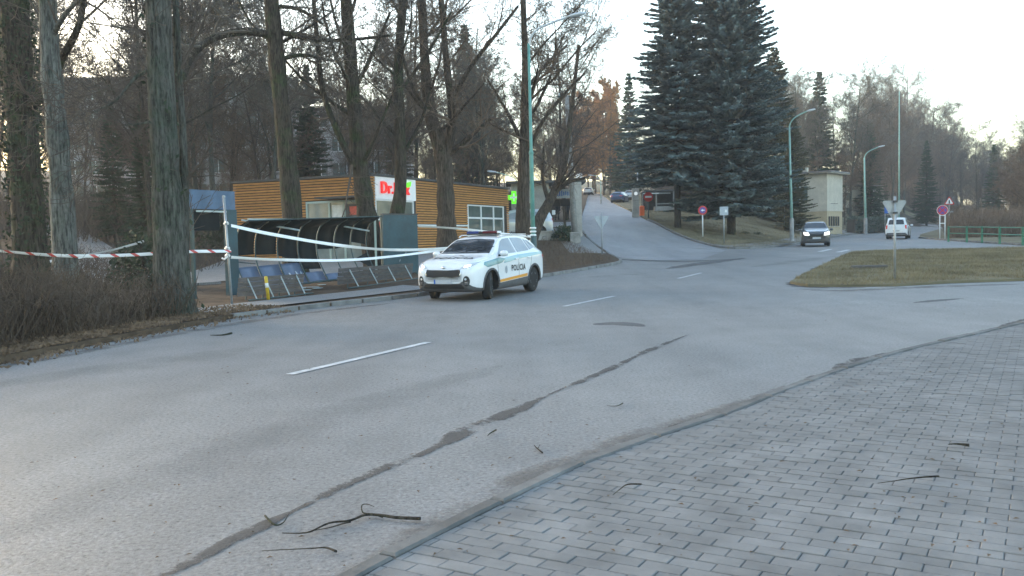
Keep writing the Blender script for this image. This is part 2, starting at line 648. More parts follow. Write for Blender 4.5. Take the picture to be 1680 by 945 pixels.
# pavers: courses square to the kerb
def clip_poly(poly, o, n):
    out = []
    for i in range(len(poly)):
        a, b = poly[i], poly[(i + 1) % len(poly)]
        da = (a[0] - o[0]) * n[0] + (a[1] - o[1]) * n[1]
        db = (b[0] - o[0]) * n[0] + (b[1] - o[1]) * n[1]
        if da >= 0: out.append(a)
        if (da >= 0) != (db >= 0):
            t = da / (da - db)
            out.append((a[0] + (b[0] - a[0]) * t, a[1] + (b[1] - a[1]) * t))
    return out

bed = bpy.data.objects['sidewalk_bed']
PL, PW = 0.208, 0.107
e1 = Vector((0.858, -0.514)); e2 = Vector((0.514, 0.858))
org = Vector((0.40, 5.8))
full = [(-PL / 2 + .0014, -PW / 2 + .0032), (PL / 2 - .0014, -PW / 2 + .0032), (PL / 2 - .0014, PW / 2 - .0032), (-PL / 2 + .0014, PW / 2 - .0032)]
def paver_mb(poly, z=0.0, mbx=None):
    mbx = mbx or MB()
    b = len(mbx.v); n = len(poly)
    cx = sum(p[0] for p in poly) / n; cy = sum(p[1] for p in poly) / n
    for (zz, k) in ((-0.045, 0), (-0.004, 0), (0.0, .0035)):
        for x, y in poly:
            d = math.hypot(cx - x, cy - y) + 1e-6
            mbx.v.append((x + (cx - x) / d * k * 1.3, y + (cy - y) / d * k * 1.3, z + zz))
    mbx.f.append(tuple(b + 2 * n + i for i in range(n))); mbx.m.append(0)
    for l in (0, n):
        for i in range(n):
            j = (i + 1) % n
            mbx.f.append((b + l + i, b + l + j, b + l + n + j, b + l + n + i)); mbx.m.append(0)
    return mbx
kl = [Vector(p) for p in K_line]
cand = []
for j in range(-80, 180):
    for i in range(-32, 118):
        c = org + e1 * ((i + 0.5 * (j % 2)) * PL) + e2 * (j * PW)
        if not (2.0 < c.y < 17.5 and -3 < c.x < 13): continue
        px = project((c.x, c.y, PAVE_Z))
        if px is None or not (-60 < px[0] < 1800 and px[1] < 1040): continue
        # nearest kerb segment
        bi = min(range(len(kl)), key=lambda q: (kl[q] - c).length_squared)
        a = kl[max(bi - 1, 0)]; b = kl[min(bi + 1, len(kl) - 1)]
        t = (b - a).normalized(); n = Vector((t.y, -t.x))
        o = kl[bi] + n * 0.10
        dist = (c - o).dot(n)
        if dist < -0.13: continue
        poly = full
        if dist < 0.16:
            oo = o - c
            lo = (oo.dot(e1), oo.dot(e2)); ln_ = (n.dot(e1), n.dot(e2))
            poly = clip_poly(full, lo, ln_)
            if len(poly) < 3: continue
            area = abs(sum(poly[q][0] * poly[(q + 1) % len(poly)][1] - poly[(q + 1) % len(poly)][0] * poly[q][1] for q in range(len(poly)))) / 2
            if area < 0.0012: continue
        vis = 0 <= px[0] <= 1680 and px[1] <= 945
        cand.append((not vis, c.length, c, poly))
cand.sort(key=lambda t: (t[0], t[1]))
pm = paver_mb(full).mesh('paver', 'paver')
ang = math.atan2(e1.y, e1.x)
rest = MB()
for q, (nv, dd, c, poly) in enumerate(cand):
    tilt = (rng.uniform(-.008, .008), rng.uniform(-.008, .008))
    z = G(c.x, c.y) + PAVE_Z + rng.uniform(-.0025, .0025) + 0.004 * mnoise.noise(Vector((c.x * 1.3, c.y * 1.3, 0)))
    if q < 300:
        o = bpy.data.objects.new('paver', pm if poly is full else paver_mb(poly).mesh('paver', 'paver'))
        COL.objects.link(o); o.parent = bed
        o.location = (c.x, c.y, z); o.rotation_euler = (tilt[0], tilt[1], ang + rng.uniform(-.005, .005))
    else:
        s = len(rest.v)
        paver_mb(poly, 0, rest)
        a2 = ang + rng.uniform(-.008, .008); ca, sa = math.cos(a2), math.sin(a2)
        for k in range(s, len(rest.v)):
            x, y, zz = rest.v[k]
            rest.v[k] = (c.x + x * ca - y * sa, c.y + x * sa + y * ca, z + zz + x * tilt[0] * 1.5 + y * tilt[1] * 1.5)
ro = rest.build('paver_field', 'paver', bed); tag(ro, kind='stuff')

# painted lane dashes
for a, b, w in (((475, 615), (703, 562), .13), ((925, 503), (1008, 486), .13), ((1113, 457), (1150, 448), .13), ((1345, 413), (1362, 409), .3), ((1375, 414), (1392, 410), .3)):
    tag(strip('lane_marking', [g2(*a), g2((a[0] + b[0]) / 2, (a[1] + b[1]) / 2), g2(*b)], w, 0.008, 'road_paint'), kind='structure')
tag(strip('edge_marking', [g2(1635, 548), g2(1680, 536), g2(1760, 518)], .16, 0.008, 'road_paint'), kind='structure')

def wear(name, px, w, m, off=0.004, wfn=None):
    base_w = wfn or (lambda t: 1.0)
    tag(strip(name, [g2(*p) for p in px], w * 1.6, off, m, wfn=lambda t: base_w(t) * max(.03, math.sin(math.pi * min(1, max(0, t)))) ** .45, step=0.2), kind='structure')
vary = lambda t: 0.6 + 0.4 * math.sin(t * 23) * math.sin(t * 7 + 1) + 0.15 * math.sin(t * 61)
wear('road_seam', ((150, 1000), (300, 930), (420, 868), (500, 830), (560, 800), (640, 765), (700, 742), (770, 704), (830, 681), (900, 648), (1000, 606), (1060, 577), (1130, 549)), .17, 'crack', .005, vary)
wear('road_seam', ((1060, 722), (1130, 696), (1190, 680), (1280, 648), (1400, 598), (1480, 580), (1560, 562), (1640, 538), (1720, 515)), .30, 'crack', .006, vary)
wear('road_stain', ((-60, 900), (120, 835), (300, 770), (480, 702), (640, 655), (820, 600)), .55, 'stain')
wear('road_stain', ((-60, 640), (100, 617), (280, 592), (420, 570)), .8, 'stain')
wear('road_grit', ((500, 990), (640, 905), (800, 815), (920, 765), (1050, 716), (1180, 676), (1290, 634)), .24, 'grit', .007)
wear('road_grit', ((-60, 612), (100, 585), (300, 546), (480, 517), (640, 498)), .35, 'grit', .007)
wear('island_rim', ((1420, 472), (1340, 472), (1300, 468), (1312, 457), (1350, 438), (1388, 419)), .5, 'crack', .012, vary)
wear('road_grit', ((1300, 474), (1380, 477), (1500, 472), (1680, 466)), .5, 'grit', .006)
wear('road_patch', ((1005, 425), (1060, 428), (1130, 429), (1215, 425)), .55, 'patch', .018)
wear('road_patch', ((1095, 441), (1150, 433), (1220, 424)), .7, 'patch', .018)
wear('road_patch', ((975, 533), (1015, 531), (1058, 536)), .35, 'patch')
wear('road_patch', ((1500, 497), (1540, 493), (1580, 490)), .25, 'patch')
wear('road_patch', ((960, 455), (1010, 452), (1060, 449)), .6, 'stain')
wear('road_patch', ((1235, 438), (1300, 430), (1370, 420)), .9, 'stain')
wear('road_patch', ((960, 345), (985, 343), (1010, 342)), .5, 'stain', .018)

# paler surfacing of the uphill branch
hb = [E_corner[2]] + E_corner[4:] + E_hill_l + E_hill_r + [E_bank[0], g2(1190, 411), g2(1150, 426), g2(1060, 427)]
tag(region('hill_road', hb, 1.5, 0.012, 'hill_asphalt'), kind='structure')
# asphalt footways and the pale path into the wood
walk = [g2(*p) for p in ((380, 521), (470, 508), (580, 495), (690, 482), (790, 467), (890, 452))]
walk = off_line(walk, 0.15) + off_line(walk, 1.75)[::-1]
tag(region('bus_stop_footway', walk, 0.8, 0.112, 'walk_asphalt'), kind='structure')
walk = [g2(*p) for p in ((1001, 419), (982, 405), (965, 391), (953, 377), (950, 366))]
walk = off_line(walk, 0.2) + off_line(walk, 2.2)[::-1]
tag(region('hill_footway', walk, 0.8, 0.116, 'walk_asphalt'), kind='structure')
walk = E_bank[1:8]
walk = off_line(walk, 0.15) + off_line(walk, 2.0)[::-1]
tag(region('house_footway', walk, 1.5, 0.135, 'walk_asphalt'), kind='structure')
pth = [at(300, 412, 30), at(235, 400, 33), at(190, 385, 38), at(150, 362, 46), at(115, 345, 56), at(80, 335, 66)]
pth = [(p.x, p.y) for p in pth]
pth = catmull(pth, 4)
tag(region('woodland_path', off_line(pth, 1.3) + off_line(pth, -1.3)[::-1], 1.0, 0.18, 'path_asphalt', skirt=0.2), kind='structure')
yard = [(-13, 30.5), (-4.5, 35.5), (-1.5, 41), (1.2, 50), (0.2, 54), (-6.4, 40.5), (-14, 44)]
tag(region('pharmacy_forecourt', yard, 1.0, 0.125, 'path_asphalt'), kind='structure')

# ------------------------------------------------------------------ pharmacy
mat('slat_wood', (0.50, 0.235, 0.075), 0.6, 0.25, 3.0, 0.2, 30, stretch=(1, 1, 8), objvar=0.22, spec=0.3)
mat('dark_wall', (0.05, 0.035, 0.025), 0.9, 0.2, 2.0)
mat('fascia', (0.06, 0.06, 0.062), 0.6, 0.2, 2.0)
mat('plinth', (0.30, 0.29, 0.27), 0.9, 0.2, 3.0, 0.3, 20)
mat('sign_white', (0.78, 0.79, 0.80), 0.5, 0.04, 2.0, emit=0.02)
mat('sign_red', (0.70, 0.02, 0.02), 0.4, 0.05, 2.0, emit=0.12)
mat('sign_green', (0.10, 0.62, 0.02), 0.4, 0.05, 2.0, emit=0.22)
mat('frame_white', (0.72, 0.73, 0.72), 0.5, 0.06, 3.0)
mat('frame_pale_green', (0.36, 0.44, 0.40), 0.5, 0.08, 3.0)
glass_mat('window_glass', (0.10, 0.13, 0.12))
glass_mat('door_glass', (0.20, 0.23, 0.22), 0.1)
mat('poster_red', (0.55, 0.10, 0.07), 0.6, 0.3, 5.0)
mat('poster_white', (0.6, 0.6, 0.58), 0.6, 0.2, 5.0)

def text_mesh(s, size, extrude, name, m, bold=0.0, align='CENTER'):
    cu = bpy.data.curves.new(name, 'FONT')
    cu.body = s; cu.size = size; cu.space_character = 1.1; cu.extrude = extrude; cu.offset = bold
    cu.align_x = align; cu.align_y = 'CENTER'
    cu.resolution_u = 3
    tmp = bpy.data.objects.new('tmp', cu); COL.objects.link(tmp)
    dg = bpy.context.evaluated_depsgraph_get()
    me = bpy.data.meshes.new_from_object(tmp.evaluated_get(dg))
    bpy.data.objects.remove(tmp); bpy.data.curves.remove(cu)
    me.name = name
    me.materials.clear(); me.materials.append(MATS[m])
    return me

PC = Vector((-6.45, 41.4, 0))
PU = Vector((-0.912, 0.410, 0)); PV = Vector((0.410, 0.912, 0)); UP = Vector((0, 0, 1))
NL = -PV; NR = -PU      # outward normals of the two street faces
ph = thing('pharmacy', 'flat-roofed pharmacy clad in horizontal orange-brown wooden slats', 'building', (PC.x, PC.y, 0.5))
ZB, ZT = 0.55, 4.70
def pp(s, n, z, face):
    """point on a face: s along, n outward, z up (world), relative to the pharmacy empty"""
    d, nn = (PU, NL) if face == 'L' else (PV, NR)
    p = d * s + nn * n
    return (p.x, p.y, z - 0.5)
def pbox(name, face, s0, s1, n0, n1, z0, z1, m, parent=ph, smooth_=False):
    mb = MB()
    c = [(s0, n0), (s1, n0), (s1, n1), (s0, n1)]
    for z in (z0, z1):
        for s, n in c: mb.v.append(pp(s, n, z, face))
    for q in ((3, 2, 1, 0), (4, 5, 6, 7), (0, 1, 5, 4), (1, 2, 6, 5), (2, 3, 7, 6), (3, 0, 4, 7)):
        mb.f.append(q); mb.m.append(0)
    return fix_normals(mb.build(name, m, parent))
LL, LR = 8.1, 15.4
# solid core walls
core = MB()
cpts = [PU * 0.06 + PV * 0.06, PU * 0.06 + PV * (LR - .06), PU * (LL - .06) + PV * (LR - .06), PU * (LL - .06) + PV * 0.06]
core.prism([(p.x, p.y) for p in cpts], ZB - 0.8 - 0.5, ZT - 0.06 - 0.5)
fix_normals(core.build('wall', 'dark_wall', ph))
rf = MB()
cpts = [PU * -.12 + PV * -.12, PU * -.12 + PV * (LR + .12), PU * (LL + .12) + PV * (LR + .12), PU * (LL + .12) + PV * -.12]
rf.prism([(p.x, p.y) for p in cpts], ZT - 0.02 - 0.5, ZT + 0.09 - 0.5)
fix_normals(rf.build('roof', 'fascia', ph))
pbox('plinth', 'L', 0.0, LL, -0.05, 0.02, 0.0, 0.88, 'plinth')
pbox('plinth', 'R', 0.0, LR, -0.05, 0.02, 0.0, 0.88, 'plinth')
SP = 0.130
def slats(face, segs, sign=1):
    z = 0.92; 
    while z < ZT - 0.08:
        for s0, s1, za, zb in segs:
            if za <= z + 0.04 < zb:
                pbox('slat', face, s0, s1, -0.01 + rng.uniform(0, .004), 0.05 + rng.uniform(0, .006), z, z + 0.085, 'slat_wood')
        z += SP
slats('L', [(-0.05, 0.42, 0.9, 3.62), (3.72, LL, 0.9, 3.62), (-0.05, LL, 3.62, 9)])
slats('R', [(-0.0501, 0.26, 0.9, 9), (4.06, 9.75, 0.9, 9), (9.75, LR, 3.62, 9), (9.75, LR, 0.9, 1.8), (15.1, LR, 1.8, 3.62)])
pbox('corner_trim', 'R', 4.00, 4.055, -0.01, 0.06, 0.88, ZT - .05, 'slat_wood')
# sign panel with lettering
sp = pbox('sign_panel', 'R', 0.27, 3.99, -0.01, 0.07, 3.62, ZT - .03, 'sign_white')
def on_face(me, name, s, n, z, face, parent):
    o = bpy.data.objects.new(name, me); COL.objects.link(o); o.parent = parent
    d, nn = (PU, NL) if face == 'L' else (PV, NR)
    xax = d if face == 'R' else -d
    M = Matrix((xax, UP, nn)).transposed().to_4x4()
    M.translation = Vector(pp(s, n, z, face))
    o.matrix_local = M
    return o
on_face(text_mesh('Dr.Max', 0.78, 0.05, 'sign_lettering', 'sign_red', 0.010), 'sign_lettering', 1.95, 0.13, 4.14, 'R', sp)
gm = MB().prism([(0, 0), (.42, .10), (.5, .34), (.16, .28), (0.1, .1)], -.03, .03).mesh('sign_mark', 'sign_green')
on_face(gm, 'sign_mark', 2.95, 0.12, 4.22, 'R', sp)
# shop window below the sign
w = pbox('window', 'R', 0.32, 3.72, -0.03, 0.0, 0.9, 3.58, 'window_glass')
for a, b, c, d in ((0.27, 3.78, 3.54, 3.61), (0.27, 3.78, 2.62, 2.80), (0.27, .36, .9, 3.54), (3.68, 3.78, .9, 3.54), (1.95, 2.03, .9, 2.62)):
    pbox('window_frame', 'R', a, b, 0.0, 0.05, c, d, 'frame_white', w)
pbox('poster', 'R', 0.6, 1.7, 0.002, 0.012, 1.9, 2.55, 'poster_red', w)
pbox('poster', 'R', 2.3, 3.3, 0.002, 0.012, 1.8, 2.50, 'poster_red', w)
pbox('jamb', 'R', 3.79, 3.99, -0.01, 0.03, .88, 3.61, 'fascia')
# six-pane window
w = pbox('window', 'R', 9.8, 15.05, -0.04, 0.0, 1.80, 3.60, 'window_glass')
w3 = (9.8, 11.5, 13.2, 14.6)
pbox('window_frame', 'R', 9.8, 14.62, 0, 0.05, 3.53, 3.60, 'frame_white', w)
pbox('window_frame', 'R', 9.8, 14.62, 0, 0.05, 1.80, 1.88, 'frame_white', w)
pbox('window_frame', 'R', 9.8, 14.62, 0, 0.05, 2.80, 2.90, 'frame_white', w)
for s in w3:
    pbox('window_frame', 'R', s - .06, s + .06, 0.001, 0.052, 1.80, 3.60, 'frame_white', w)
pbox('window_reveal', 'R', 14.66, 15.08, -0.02, 0.04, 1.8, 3.61, 'dark_wall', w)
# glazed entrance on the left face
w = pbox('entrance', 'L', 0.44, 3.70, -0.04, 0.0, 0.6, 3.6, 'door_glass')
for a, b, c, d in ((.44, 3.7, 3.50, 3.6), (.44, .54, .6, 3.5), (3.6, 3.7, .6, 3.5), (1.45, 1.55, .6, 3.5), (2.3, 2.4, .6, 3.5), (.44, 3.7, 2.55, 2.63)):
    pbox('door_frame', 'L', a, b, 0.0, 0.05, c, d, 'frame_pale_green', w)
pbox('poster', 'L', .62, 1.4, .002, .012, 2.68, 3.42, 'fascia', w)
pbox('poster', 'L', .75, 1.2, .013, .022, 2.9, 3.3, 'poster_red', w)
pbox('poster', 'L', 1.6, 2.2, .002, .012, 2.7, 3.4, 'poster_white', w)
pbox('canopy', 'L', -0.1, 2.4, 0.06, 1.1, 3.66, 3.74, 'fascia')
pbox('ledge', 'R', 4.06, 9.7, 0.06, 0.10, 2.36, 2.44, 'frame_white')
pbox('ledge', 'R', -.05, 0.26, 0.06, 0.10, 2.5, 2.6, 'frame_white')

# green cross on a bracket
gc = at(843, 324, 56.2)
cr = thing('pharmacy_cross', 'lit green pharmacy cross projecting from the end of the slatted wall', 'sign', (gc.x, gc.y, gc.z))
k, h = .15, .40
cross = [(-k, -h), (k, -h), (k, -k), (h, -k), (h, k), (k, k), (k, h), (-k, h), (-k, k), (-h, k), (-h, -k), (-k, -k)]
fix_normals(MB().prism(cross, -.06, .06, lambda a, b, h: (a, h, b)).build('cross_panel', 'sign_green', cr))
k, h = .05, .24
cross2 = [(-k, -h), (k, -h), (k, -k), (h, -k), (h, k), (k, k), (k, h), (-k, h), (-k, k), (-h, k), (-h, -k), (-k, -k)]
fix_normals(MB().prism(cross2, -.075, -.062, lambda a, b, h: (a, h, b)).build('inner_cross', 'sign_white', cr))
MB().box((-.35, .05, 0), (.5, .05, .05)).build('bracket', 'fascia', cr)

# ------------------------------------------------------------------ bus shelter
mat('teal_steel', (0.040, 0.072, 0.076), 0.45, 0.25, 5.0, 0.1, 30, metallic=0.2)
mat('teal_board', (0.018, 0.062, 0.082), 0.45, 0.25, 1.2, dirt=0.25)
mat('pale_steel', (0.34, 0.40, 0.40), 0.45, 0.2, 4.0, metallic=0.3)
mat('smoke_panel', (0.012, 0.017, 0.019), 0.6, 0.3, 2.0, spec=0.06)
glass_mat('blue_panel', (0.085, 0.12, 0.19), 0.3)
mat('shelter_blue', (0.10, 0.155, 0.235), 0.8, 0.2, 1.5, dirt=0.2)
mat('bench_wood', (0.105, 0.095, 0.090), 0.85, 0.3, 4.0, 0.3, 30, stretch=(1, 1, 6), objvar=0.2)
mat('graffiti', (0.62, 0.66, 0.72), 0.6, 0.1, 4.0)

SA = Vector((-8.17, 26.3, 0)); SD = Vector((0.539, 0.843, 0)); SN = Vector((0.843, -0.539, 0))
sz = G(SA.x + 2, SA.y + 4) + 0.08
sh = thing('bus_shelter', 'dark bus shelter with curved steel ribs, smoked and blue panels, some broken', 'bus shelter', (SA.x, SA.y, sz))
def shp(s, n, z):
    p = SD * s + SN * n
    return Vector((p.x, p.y, z * .86 + s * 0.03))
# C-shaped rib profile (n, z)
prof = [(.50, 0.0), (.30, .35), (.10, .75), (0.0, 1.15), (0.0, 1.55), (.08, 1.90), (.28, 2.18), (.62, 2.34)]
prof = catmull(prof, 4)
ribs = [0.0, .76, 1.64, 2.51, 3.35, 4.17, 4.97, 5.75]
def ribpt(s, z):
    for (n0, z0), (n1, z1) in zip(prof, prof[1:]):
        if z0 <= z <= z1:
            t = (z - z0) / max(1e-6, z1 - z0)
            return shp(s, n0 + (n1 - n0) * t, z)
    return shp(s, prof[-1][0], z)
for s in ribs:
    MB().tube([shp(s, n, z) for n, z in prof], 0.021, 6).build('rib', 'teal_steel', sh, True)
def panel(s0, s1, z0, z1, m, name, cut=None, off=-.035):
    mb = MB(); k = 8
    for i in range(k + 1):
        z = z0 + (z1 - z0) * i / k
        for s in (s0 + .02, s1 - .02):
            zz = z
            if cut: zz = max(z, min(z1, cut(s)))
            p = ribpt(s, zz)
            mb.v.append(tuple(p + SN * off))
    for i in range(k): mb.f.append((2 * i, 2 * i + 1, 2 * i + 3, 2 * i + 2)); mb.m.append(0)
    o = mb.build(name, m, sh, True)
    md = o.modifiers.new('thick', 'SOLIDIFY'); md.thickness = .006
    return o
for i, (s0, s1) in enumerate(zip(ribs, ribs[1:])):
    zlow = [1.22, 1.20, 1.16, .55, 1.25, 1.20, 1.45][i]
    z_r = [1.22, 1.16, .75, .50, 1.22, 1.30, 1.30][i]
    panel(s0, s1, .5, 2.33, 'smoke_panel', 'smoked_panel', cut=lambda s, a=zlow, b=z_r, s0=s0, s1=s1: a + (b - a) * (s - s0) / (s1 - s0))
for i in (0, 1, 2):
    panel(ribs[i], ribs[i + 1], .08, .80, 'blue_panel', 'blue_panel')
panel(ribs[3], ribs[4], .08, .42, 'blue_panel', 'broken_panel')
panel(ribs[4], ribs[5], .08, .30, 'blue_panel', 'broken_panel')
mb = MB()
for (a, b, c) in (((5.0, .75), (5.72, .45), (5.70, .95)), ((5.1, .72), (5.7, .3), (5.72, .5))):
    n = len(mb.v); mb.v += [tuple(ribpt(*a)), tuple(ribpt(*b)), tuple(ribpt(*c))]; mb.f.append((n, n + 1, n + 2)); mb.m.append(0)
mb.build('broken_panel', 'smoke_panel', sh)
# roof sheet and rails
mb = MB(); 
rp = [(.62, 2.34), (.95, 2.40), (1.3, 2.38), (1.6, 2.30)]
rp_back = [(.28, 2.18), (.62, 2.34), (.74, 2.36)]
for s in (-.05, 2.9, 5.8):
    for n, z in rp_back: mb.v.append(tuple(shp(s, n - .02, z + .045)))
for j in range(2):
    for i in range(2):
        a = j * 3 + i; mb.f.append((a, a + 1, a + 4, a + 3)); mb.m.append(0)
o = mb.build('roof_sheet', 'smoke_panel', sh); o.modifiers.new('thick', 'SOLIDIFY').thickness = .02
MB().tube([shp(-.1, .74, 2.40), shp(5.85, .74, 2.40)], .022, 6).build('roof_rail', 'teal_steel', sh)
MB().tube([shp(-.1, .28, 2.22), shp(5.85, .28, 2.22)], .03, 6).build('roof_rail', 'teal_steel', sh)
MB().box(tuple(shp(1.0, .60, 2.42)), (2.0, .07, .04), Matrix.Rotation(math.atan2(SD.y, SD.x), 3, 'Z')).build('roof_batten', 'pale_steel', sh)
base = Vector((SA.x, SA.y, sz))
for a, b in (((396, 361, 27.0), (492, 378, 27.6)), ((512, 362, 29.6), (606, 379, 30.4))):
    MB().tube([at(*a) - base, at(*b) - base], .032, 6).build('sagging_arm', 'pale_steel', sh)
MB().tube([shp(0, .5, .05), shp(5.8, .5, .05)], .035, 6).build('foot_rail', 'teal_steel', sh)
MB().tube([shp(0, .04, 1.0), shp(.76, -.02, .88)], .012, 5).build('loose_rod', 'teal_steel', sh)
# tag painted on a blue panel
mb = MB()
for k in range(16):
    s = 1.75 + k * .045 + rng.uniform(-.02, .02); z0 = .22 + rng.uniform(0, .12); hh = rng.uniform(.06, .22)
    a, b = ribpt(s, z0), ribpt(s + rng.uniform(-.12, .12), z0 + hh)
    for q in (a, b): q += SN * .0
    mb.tube([a, a.lerp(b, .5) + SD * rng.uniform(-.04, .04), b], .011, 4)
mb.build('graffiti', 'graffiti', sh)
# far end frame
pf = MB()
pf.box(tuple(shp(5.95, .25, 1.05)), (.07, .05, 2.2)); 
pf.build('end_post', 'frame_pale_green', sh)

# teal end board
b0 = at(628, 405, 33.0); b1 = at(685, 405, 34.2)
dv = Vector((b1.x - b0.x, b1.y - b0.y, 0)); L = dv.length
gz = G(b0.x, b0.y) + .08
eb = thing('shelter_end_board', 'plain dark teal board standing at the pharmacy end of the bus shelter', 'board', (b0.x, b0.y, gz), math.atan2(dv.y, dv.x))
MB().box((L / 2, 0, 1.20), (L, .06, 2.2)).build('board_panel', 'teal_board', eb)
MB().box((L / 2, -.002, 2.33), (L + .06, .09, .05)).build('top_rail', 'fascia', eb)
for x in (0.02, L - .02): MB().box((x, .07, 1.13), (.07, .07, 2.34)).build('post', 'teal_steel', eb)
for k, (x, z, h) in enumerate(((.95, .95, .1), (1.05, .78, .22), (.75, .55, .08))):
    MB().tube([(x, -.036, z), (x + .03, -.036, z + h)], .006, 4).build('scratch', 'graffiti', eb)

# blue-grey stop board left of the shelter
q0 = at(314, 400, 23.9); q1 = at(386, 400, 25.4)
dv = Vector((q1.x - q0.x, q1.y - q0.y, 0)); L = dv.length
gz = G(q0.x, q0.y) + .08
sb = thing('stop_board', 'blue-grey fascia on a wide teal upright beside the bus shelter', 'board', (q0.x, q0.y, gz), math.atan2(dv.y, dv.x))
MB().box((L / 2, 0, 2.72), (L, .10, .52)).build('fascia_board', 'shelter_blue', sb)
MB().box((L / 2, -.056, 2.40), (L * .8, .02, .05)).build('light_strip', 'pale_steel', sb)
MB().box((L - .17, .0, 1.22), (.38, .16, 2.48)).build('upright', 'teal_board', sb)
MB().box((.04, .0, 1.22), (.07, .09, 2.48)).build('post', 'teal_steel', sb)
MB().box((L * .36, .05, 2.15), (L * .62, .03, .55)).build('back_panel', 'smoke_panel', sb)

# benches: plank backs on raked struts
def bench(a, b, n_struts, label):
    A = gp(*a, .105); B = gp(*b, .105)
    d = Vector((B.x - A.x, B.y - A.y, 0)); L = d.length
    t = thing('bench', label, 'bench', (A.x, A.y, A.z + .105), math.atan2(d.y, d.x), 'plank benches at the bus stop')
    slope = (B.z - A.z)
    for k in range(4):
        z = .10 + k * .125
        MB().box((L / 2, .26 - k * .022, z + .05 + slope / 2), (L, .03, .112)).build('plank', 'bench_wood', t)
    for k in range(n_struts):
        x = L * (k + .5) / n_struts
        MB().tube([(x, -.12, .02), (x, .20, .58)], .018, 6).build('strut', 'pale_steel', t)
        MB().tube([(x, .285, .0), (x, .22, .60)], .02, 6).build('leg', 'teal_steel', t)
    MB().tube([(0, -.12, .02), (L, -.12, .02 + slope)], .022, 6).build('foot_rail', 'teal_steel', t)
    return t
bench((402, 494), (508, 482), 4, 'weathered plank bench behind the short yellow post')
bench((566, 474), (686, 457), 4, 'weathered plank bench in front of the dark teal board')

# fallen pane scraps on the footway
mat('pane_scrap', (0.42, 0.52, 0.52), 0.25, 0.15, 4.0)
for k, (px, py, s) in enumerate(((512, 478, .5), (520, 480, .32), (505, 483, .26), (528, 474, .35), (497, 479, .2))):
    p = gp(px, py)
    o = MB().prism([(-s / 2, -.1), (s * .2, -.16), (s / 2, .02), (s * .1, .13), (-s * .4, .1)], 0, .008).build('pane_scrap', 'pane_scrap', loc=(p.x, p.y, p.z + .135), rotz=rng.uniform(0, 3))
    o.rotation_euler.x = rng.uniform(-.08, .08)
    tag(o, 'pale scrap of broken shelter pane lying on the footway', 'debris', 'scraps of broken pane')

# ------------------------------------------------------------------ posts and tape
mat('galv', (0.33, 0.35, 0.36), 0.45, 0.2, 5.0, metallic=0.5)
mat('yellow_paint', (0.62, 0.42, 0.03), 0.5, 0.15, 6.0, dirt=0.2)
tp = gp(381, 506)
pole = thing('marker_pole', 'thin galvanised pole wrapped with barrier tape beside the kerb', 'pole', (tp.x, tp.y, tp.z))
MB().tube([(0, 0, 0), (-.10, .02, 2.75)], .030, 8).build('shaft', 'galv', pole, True)
MB().lathe([(.036, -.02), (.036, .03), (.01, .04)], 8, (-.10, .02, 2.75)).build('cap', 'galv', pole)
yp = gp(441, 498)
ypo = thing('yellow_post', 'short yellow marker post leaning at the kerb', 'post', (yp.x, yp.y, yp.z))
MB().lathe([(.045, 0), (.045, .68), (.03, .72)], 8, rot=Matrix.Rotation(R(-4), 3, 'Y')).build('shaft', 'yellow_paint', ypo, True)
MB().lathe([(.047, .42), (.047, .54)], 8, rot=Matrix.Rotation(R(-4), 3, 'Y')).build('band', 'frame_white', ypo, True)

def tape_mat():
    m = bpy.data.materials.new('barrier_tape'); m.use_nodes = True
    nt = m.node_tree; b = nt.nodes["Principled BSDF"]
    b.inputs['Roughness'].default_value = .35
    uv = nt.nodes.new("ShaderNodeUVMap"); s = nt.nodes.new("ShaderNodeSeparateXYZ")
    nt.links.new(uv.outputs[0], s.inputs[0])
    f = nt.nodes.new("ShaderNodeMath"); f.operation = 'FRACT'
    mu = nt.nodes.new("ShaderNodeMath"); mu.operation = 'MULTIPLY_ADD'; mu.inputs[1].default_value = 2.3
    sk = nt.nodes.new("ShaderNodeMath"); sk.operation = 'MULTIPLY'; sk.inputs[1].default_value = 0.25
    nt.links.new(s.outputs[1], sk.inputs[0]); nt.links.new(sk.outputs[0], mu.inputs[2])
    nt.links.new(s.outputs[0], mu.inputs[0]); nt.links.new(mu.outputs[0], f.inputs[0])
    r = _ramp(nt, f.outputs[0], [(0.24, (.55, .06, .05)), (0.27, (.80, .80, .80))])
    n = _noise(nt, 3.0, 3, .5, 'world'); r2 = _ramp(nt, n.outputs['Fac'], [(.3, .85), (.7, 1.0)])
    nt.links.new(_mul(nt, r.outputs[0], r2.outputs[0]), b.inputs['Base Color'])
    MATS['barrier_tape'] = m
    m = mat('plain_tape', (0.80, 0.80, 0.79), .35, .08, 3.0, coord='world')
tape_mat()
def tape(pts, label, m='barrier_tape', w=.075, seed=1):
    """ribbon through (px,py,depth) points"""
    r = random.Random(seed)
    P = catmull([tuple(at(*p)) for p in pts], 14)
    mb = MB(); mb.uv = []; u = 0; ph_ = r.uniform(0, 6)
    for i, p in enumerate(P):
        p = Vector(p)
        if i: u += (p - Vector(P[i - 1])).length
        t = (Vector(P[min(i + 1, len(P) - 1)]) - Vector(P[max(i - 1, 0)])).normalized()
        side = t.cross(UP).normalized(); up2 = side.cross(t)
        a = .5 * math.sin(u * .55 + ph_) + .25 * math.sin(u * 1.7)
        d = up2 * math.cos(a) + side * math.sin(a)
        for s in (-.5, 0, .5):
            q = p + d * (s * w) + side * (.012 if s == 0 else 0)
            mb.v.append(tuple(q)); mb.uv.append((u, s + .5))
    for i in range(len(P) - 1):
        for j in (0, 1):
            a = i * 3 + j; mb.f.append((a, a + 1, a + 4, a + 3)); mb.m.append(0)
    o = mb.build('barrier_tape', m, smooth_=True)
    return tag(o, label, 'tape')
